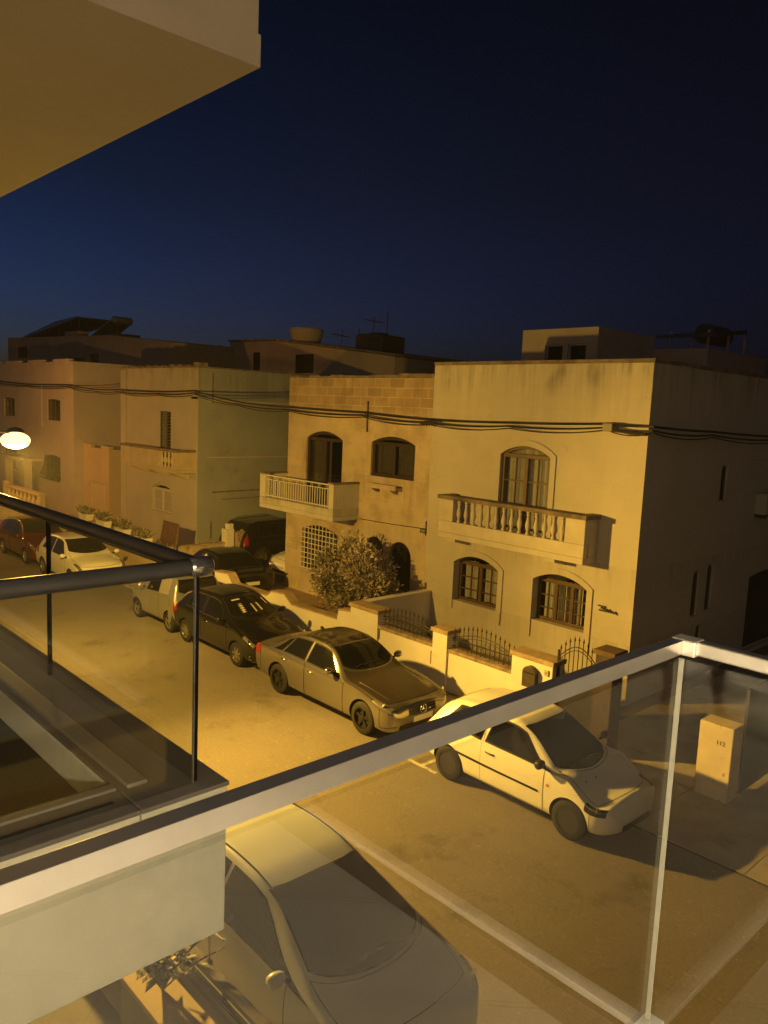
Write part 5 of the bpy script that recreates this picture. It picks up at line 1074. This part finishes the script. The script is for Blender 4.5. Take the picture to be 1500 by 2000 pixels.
b = MB(); b.tube([(-9, 1.25, 5.782), (-2.2, 1.25, 5.782)], .027, 16); b.build('handrail', rail_dark, nr, smooth=50)
b = MB(); b.tube([(-2.165, 1.215, 5.782), (-2.165, -1.19, 5.782)], .027, 16); b.build('handrail', rail_dark, nr, smooth=50)
b = MB(); b.lathe([(.001, -.045), (.024, -.04), (.033, -.02), (.034, .01), (.031, .035), (.02, .046), (.001, .048)], (-2.165, 1.25, 5.782), 'y', 18); b.build('rail_elbow', mat('polished_elbow', (.45, .44, .42), .12, metal=.9), nr, smooth=60)
b = MB(); b.tube([(-9, 1.25, 5.755), (-2.2, 1.25, 5.755)], .008, 6); b.build('rail_trim', chrome, nr)
for (a, c) in ((-6.2, -3.452), (-3.428, -2.185)):
    b = MB(); b.box(a, c, 1.244, 1.256, 5.066, 5.76); b.build('glass_panel', nb_glass, nr)
b = MB(); b.box(-2.171, -2.159, -1.19, 1.235, 5.066, 5.76); b.build('glass_panel', nb_glass, nr)
dkg = mat('dark_gasket', (.010, .007, .006), .9, spec=.05)
b = MB(); b.box(-3.447, -3.433, 1.242, 1.258, 5.064, 5.76); b.build('gasket', dkg, nr)
b = MB(); b.box(-2.180, -2.1715, 1.243, 1.257, 5.064, 5.76); b.build('gasket', dkg, nr)
b = MB(); b.box(-2.1705, -2.160, 1.2355, 1.2385, 5.066, 5.76); b.build('glass_edge', mat('dull_glass_edge', (.14, .13, .11), .4), nr)
ub = thing('upper_balcony', 'plain rendered underside of the balcony overhead', 'balcony', (-4, 0, 7.28))
uy, ux = 1.385, -2.083
b = MB(); b.box(-12, ux, -1.197, uy, 7.28, 7.37); b.box(-12, ux - .006, -1.197, uy - .006, 7.37, 8.4); b.build('slab', mat('soffit_paint', (.125, .095, .062), .9, var=.10, vscale=1.5, bump=.05, bscale=20), ub)

# front yard below
yd = slab('yard_paving', -14, 6, -1.19, 3.2, .03, mat('yard_dark_tiles', (.10, .095, .085), .7, var=.2, vscale=3, brick=dict(w=.5, h=.5, m=.006, dv=.1, mc=.5, front=False)))
fw = thing('front_wall', 'low front wall with a dark metal rail beside the silver people carrier', 'wall', (-4, 3.5, 0))
b = MB(); b.box(-10, 2, 3.48, 3.62, .03, .97); b.build('wall', own_pl, fw, bevel=.008)
b = MB(); b.box(-10, 2, 3.46, 3.56, 1.08, 1.13); b.box(-10, 2, 3.45, 3.50, .972, 1.0)
for i in range(9): b.box(-9.6 + i * 1.35, -9.56 + i * 1.35, 3.49, 3.53, .972, 1.08)
b.build('rail', mat('rail_bronze', (.06, .045, .035), .5), fw)
pb = thing('planter', 'added planter whose pale top slab stands in for a street lit patch', 'planter', (-6, 3.2, 0)); b = MB(); b.box(-6.55, -5.25, 3.0, 3.455, .03, .82); q_ = b.build('body', own_pl, pb)  # planter added so its pale top stands in for street-lit ground
b = MB(); b.box(-6.55, -5.23, 2.98, 3.455, .823, .88); b.build('top_slab', mat('planter_slab', (.52, .42, .27), .8, var=.1, vscale=4), q_, bevel=.008)
def leafy(name, label, c, h, n, seed, sp=.25, lw=.22):
    rnd = random.Random(seed); t = thing(name, label, 'plant', c); b = MB(); s_ = MB()
    for i in range(n):
        a = rnd.uniform(0, 6.28); r_ = rnd.uniform(.02, sp); p0 = Vector(c); p1 = Vector((c[0] + r_ * math.cos(a), c[1] + r_ * math.sin(a), c[2] + h * rnd.uniform(.5, 1))); s_.tube([p0, (p0 + p1) / 2 + Vector((0, 0, .05)), p1], .008, 5)
        for k in range(5):
            o = p0.lerp(p1, .4 + .15 * k); d = Vector((math.cos(a + rnd.uniform(-1.5, 1.5)), math.sin(a + rnd.uniform(-1.5, 1.5)), rnd.uniform(-.1, .7))).normalized(); sd = d.cross(Vector((0, 0, 1))).normalized(); l = rnd.uniform(.10, .2)
            b.add([o, o + d * l * .45 + sd * l * lw, o + d * l, o + d * l * .45 - sd * l * lw], [(0, 1, 2, 3)], rnd.choice([0, 1, 2]))
    b.build('leaves', [mat('leaf_green', (.05, .07, .02), .5), leaf_cols[1], leaf_cols[2]], t); s_.build('stem', bark, t)
leafy('leafy_plant', 'leafy garden plant standing over the pale planter slab', (-6.1, 3.2, .88), .8, 34, 5, .5)
leafy('leafy_plant', 'small dark leafy sprig in front of the silver people carrier', (-4.55, 3.25, .6), .75, 4, 8, .18)

# the photographer, seen only as a reflection in the balcony glass
def skin_body(name, label, nodes, edges, mats, loc):
    me = bpy.data.meshes.new(name); me.from_pydata([n[0] for n in nodes], edges, []); o = bpy.data.objects.new(name, me); COL.objects.link(o)
    md = o.modifiers.new('s', 'SKIN'); md.use_smooth_shade = True
    for i, n in enumerate(nodes):
        sv = me.skin_vertices[0].data[i]; r_ = n[1]; sv.radius = (r_, r_) if not isinstance(r_, tuple) else r_; sv.use_root = (i == 0)
    sb = o.modifiers.new('d', 'SUBSURF'); sb.levels = 2; sb.render_levels = 2
    bpy.context.view_layer.update(); dg = bpy.context.evaluated_depsgraph_get(); m2 = bpy.data.meshes.new_from_object(o.evaluated_get(dg)); o.modifiers.clear(); o.data = m2
    m2.materials.clear()
    for m in mats: m2.materials.append(m)
    o.matrix_world = loc; ORIG[o.name] = Vector((0, 0, 0)); return o
skin = mat('skin', (.42, .24, .16), .55); hair = mat('hair_dark', (.02, .014, .01), .6, var=.3, vscale=60); shirt = mat('dark_shirt', (.025, .024, .028), .85, var=.2, vscale=12); shorts = mat('dark_shorts', (.035, .032, .03), .9)
def person():
    N_, E_ = [], []
    def n(p, r, par=None):
        N_.append((p, r)); i = len(N_) - 1
        if par is not None: E_.append((par, i))
        return i
    # local frame: +y forward, z up, feet at 0; phone held in front of the eyes
    pel = n((0, 0, .94), (.17, .12)); sp1 = n((0, .0, 1.12), (.15, .11), pel); sp2 = n((0, -.01, 1.30), (.17, .12), sp1); ch = n((0, -.01, 1.42), (.13, .10), sp2); nk = n((0, .0, 1.49), .058, ch); hb = n((0, .03, 1.56), .07, nk); hd = n((0, .035, 1.64), (.085, .10), hb); ht = n((0, .02, 1.72), (.07, .085), hd)
    for s in (-1, 1):
        hp = n((s * .10, 0, .86), .092, pel); kn = n((s * .12, .03, .48), .06, hp); cf = n((s * .125, 0, .33), .057, kn); an = n((s * .13, -.02, .09), .038, cf); ft = n((s * .145, .06, .04), (.042, .034), an); n((s * .155, .17, .03), (.04, .02), ft)
        shd = n((s * .185, -.01, 1.41), .062, ch); el = n((s * .24, -.01, 1.12), .043, shd); wr = n((s * .25, .06, .88), .028, el); pm = n((s * .25, .085, .80), (.018, .036), wr)
        for k, ln in enumerate((.070, .080, .075, .060)):
            y = .112 - .020 * k; f0 = n((s * .25, y, .765), .0095, pm); f1 = n((s * .246, y + .004, .765 - ln * .5), .0085, f0); n((s * .236, y + .008, .765 - ln), .0075, f1)
        t0 = n((s * .243, .118, .815), .011, pm); n((s * .236, .135, .77), .009, t0)
    return N_, E_
N_, E_ = person()
rz = -R(0) + math.atan2(.42, .9)
Mp = Matrix.Translation((.30, -.80, FZ)) @ Matrix.Rotation(rz, 4, 'Z')
pr = skin_body('person', 'p', N_, E_, [skin, shirt, shorts], Mp)
props(pr, 'person in dark shirt and shorts standing in the lit balcony doorway, mirrored in the glass', 'person')
for p in pr.data.polygons:
    z = p.center.z; x = abs(p.center.x)
    if .50 < z < .98 and p.center.y < .2: p.material_index = 2
    elif .98 <= z < 1.47 and x < .2: p.material_index = 1
    p.use_smooth = True
def sub(mb, nm, m, **k): o = mb.build(nm, m, None, **k); o.parent = pr; return o
b = MB(); b.lathe([(.001, 1.79), (.05, 1.78), (.09, 1.74), (.105, 1.69), (.104, 1.64), (.09, 1.58)], (0, .0, 0), 'z', 16); sub(b, 'hair', hair, smooth=60)
b = MB(); b.lathe([(.001, 0), (.012, .003), (.001, .012)], (.034, .118, 1.655), 'y', 8); b.lathe([(.001, 0), (.012, .003), (.001, .012)], (-.034, .118, 1.655), 'y', 8); sub(b, 'eyes', seam_m)
b = MB(); b.add([(-.014, .12, 1.61), (.014, .12, 1.61), (0, .155, 1.615), (0, .12, 1.66)], [(0, 1, 2), (0, 2, 3), (1, 3, 2)]); sub(b, 'nose', skin)
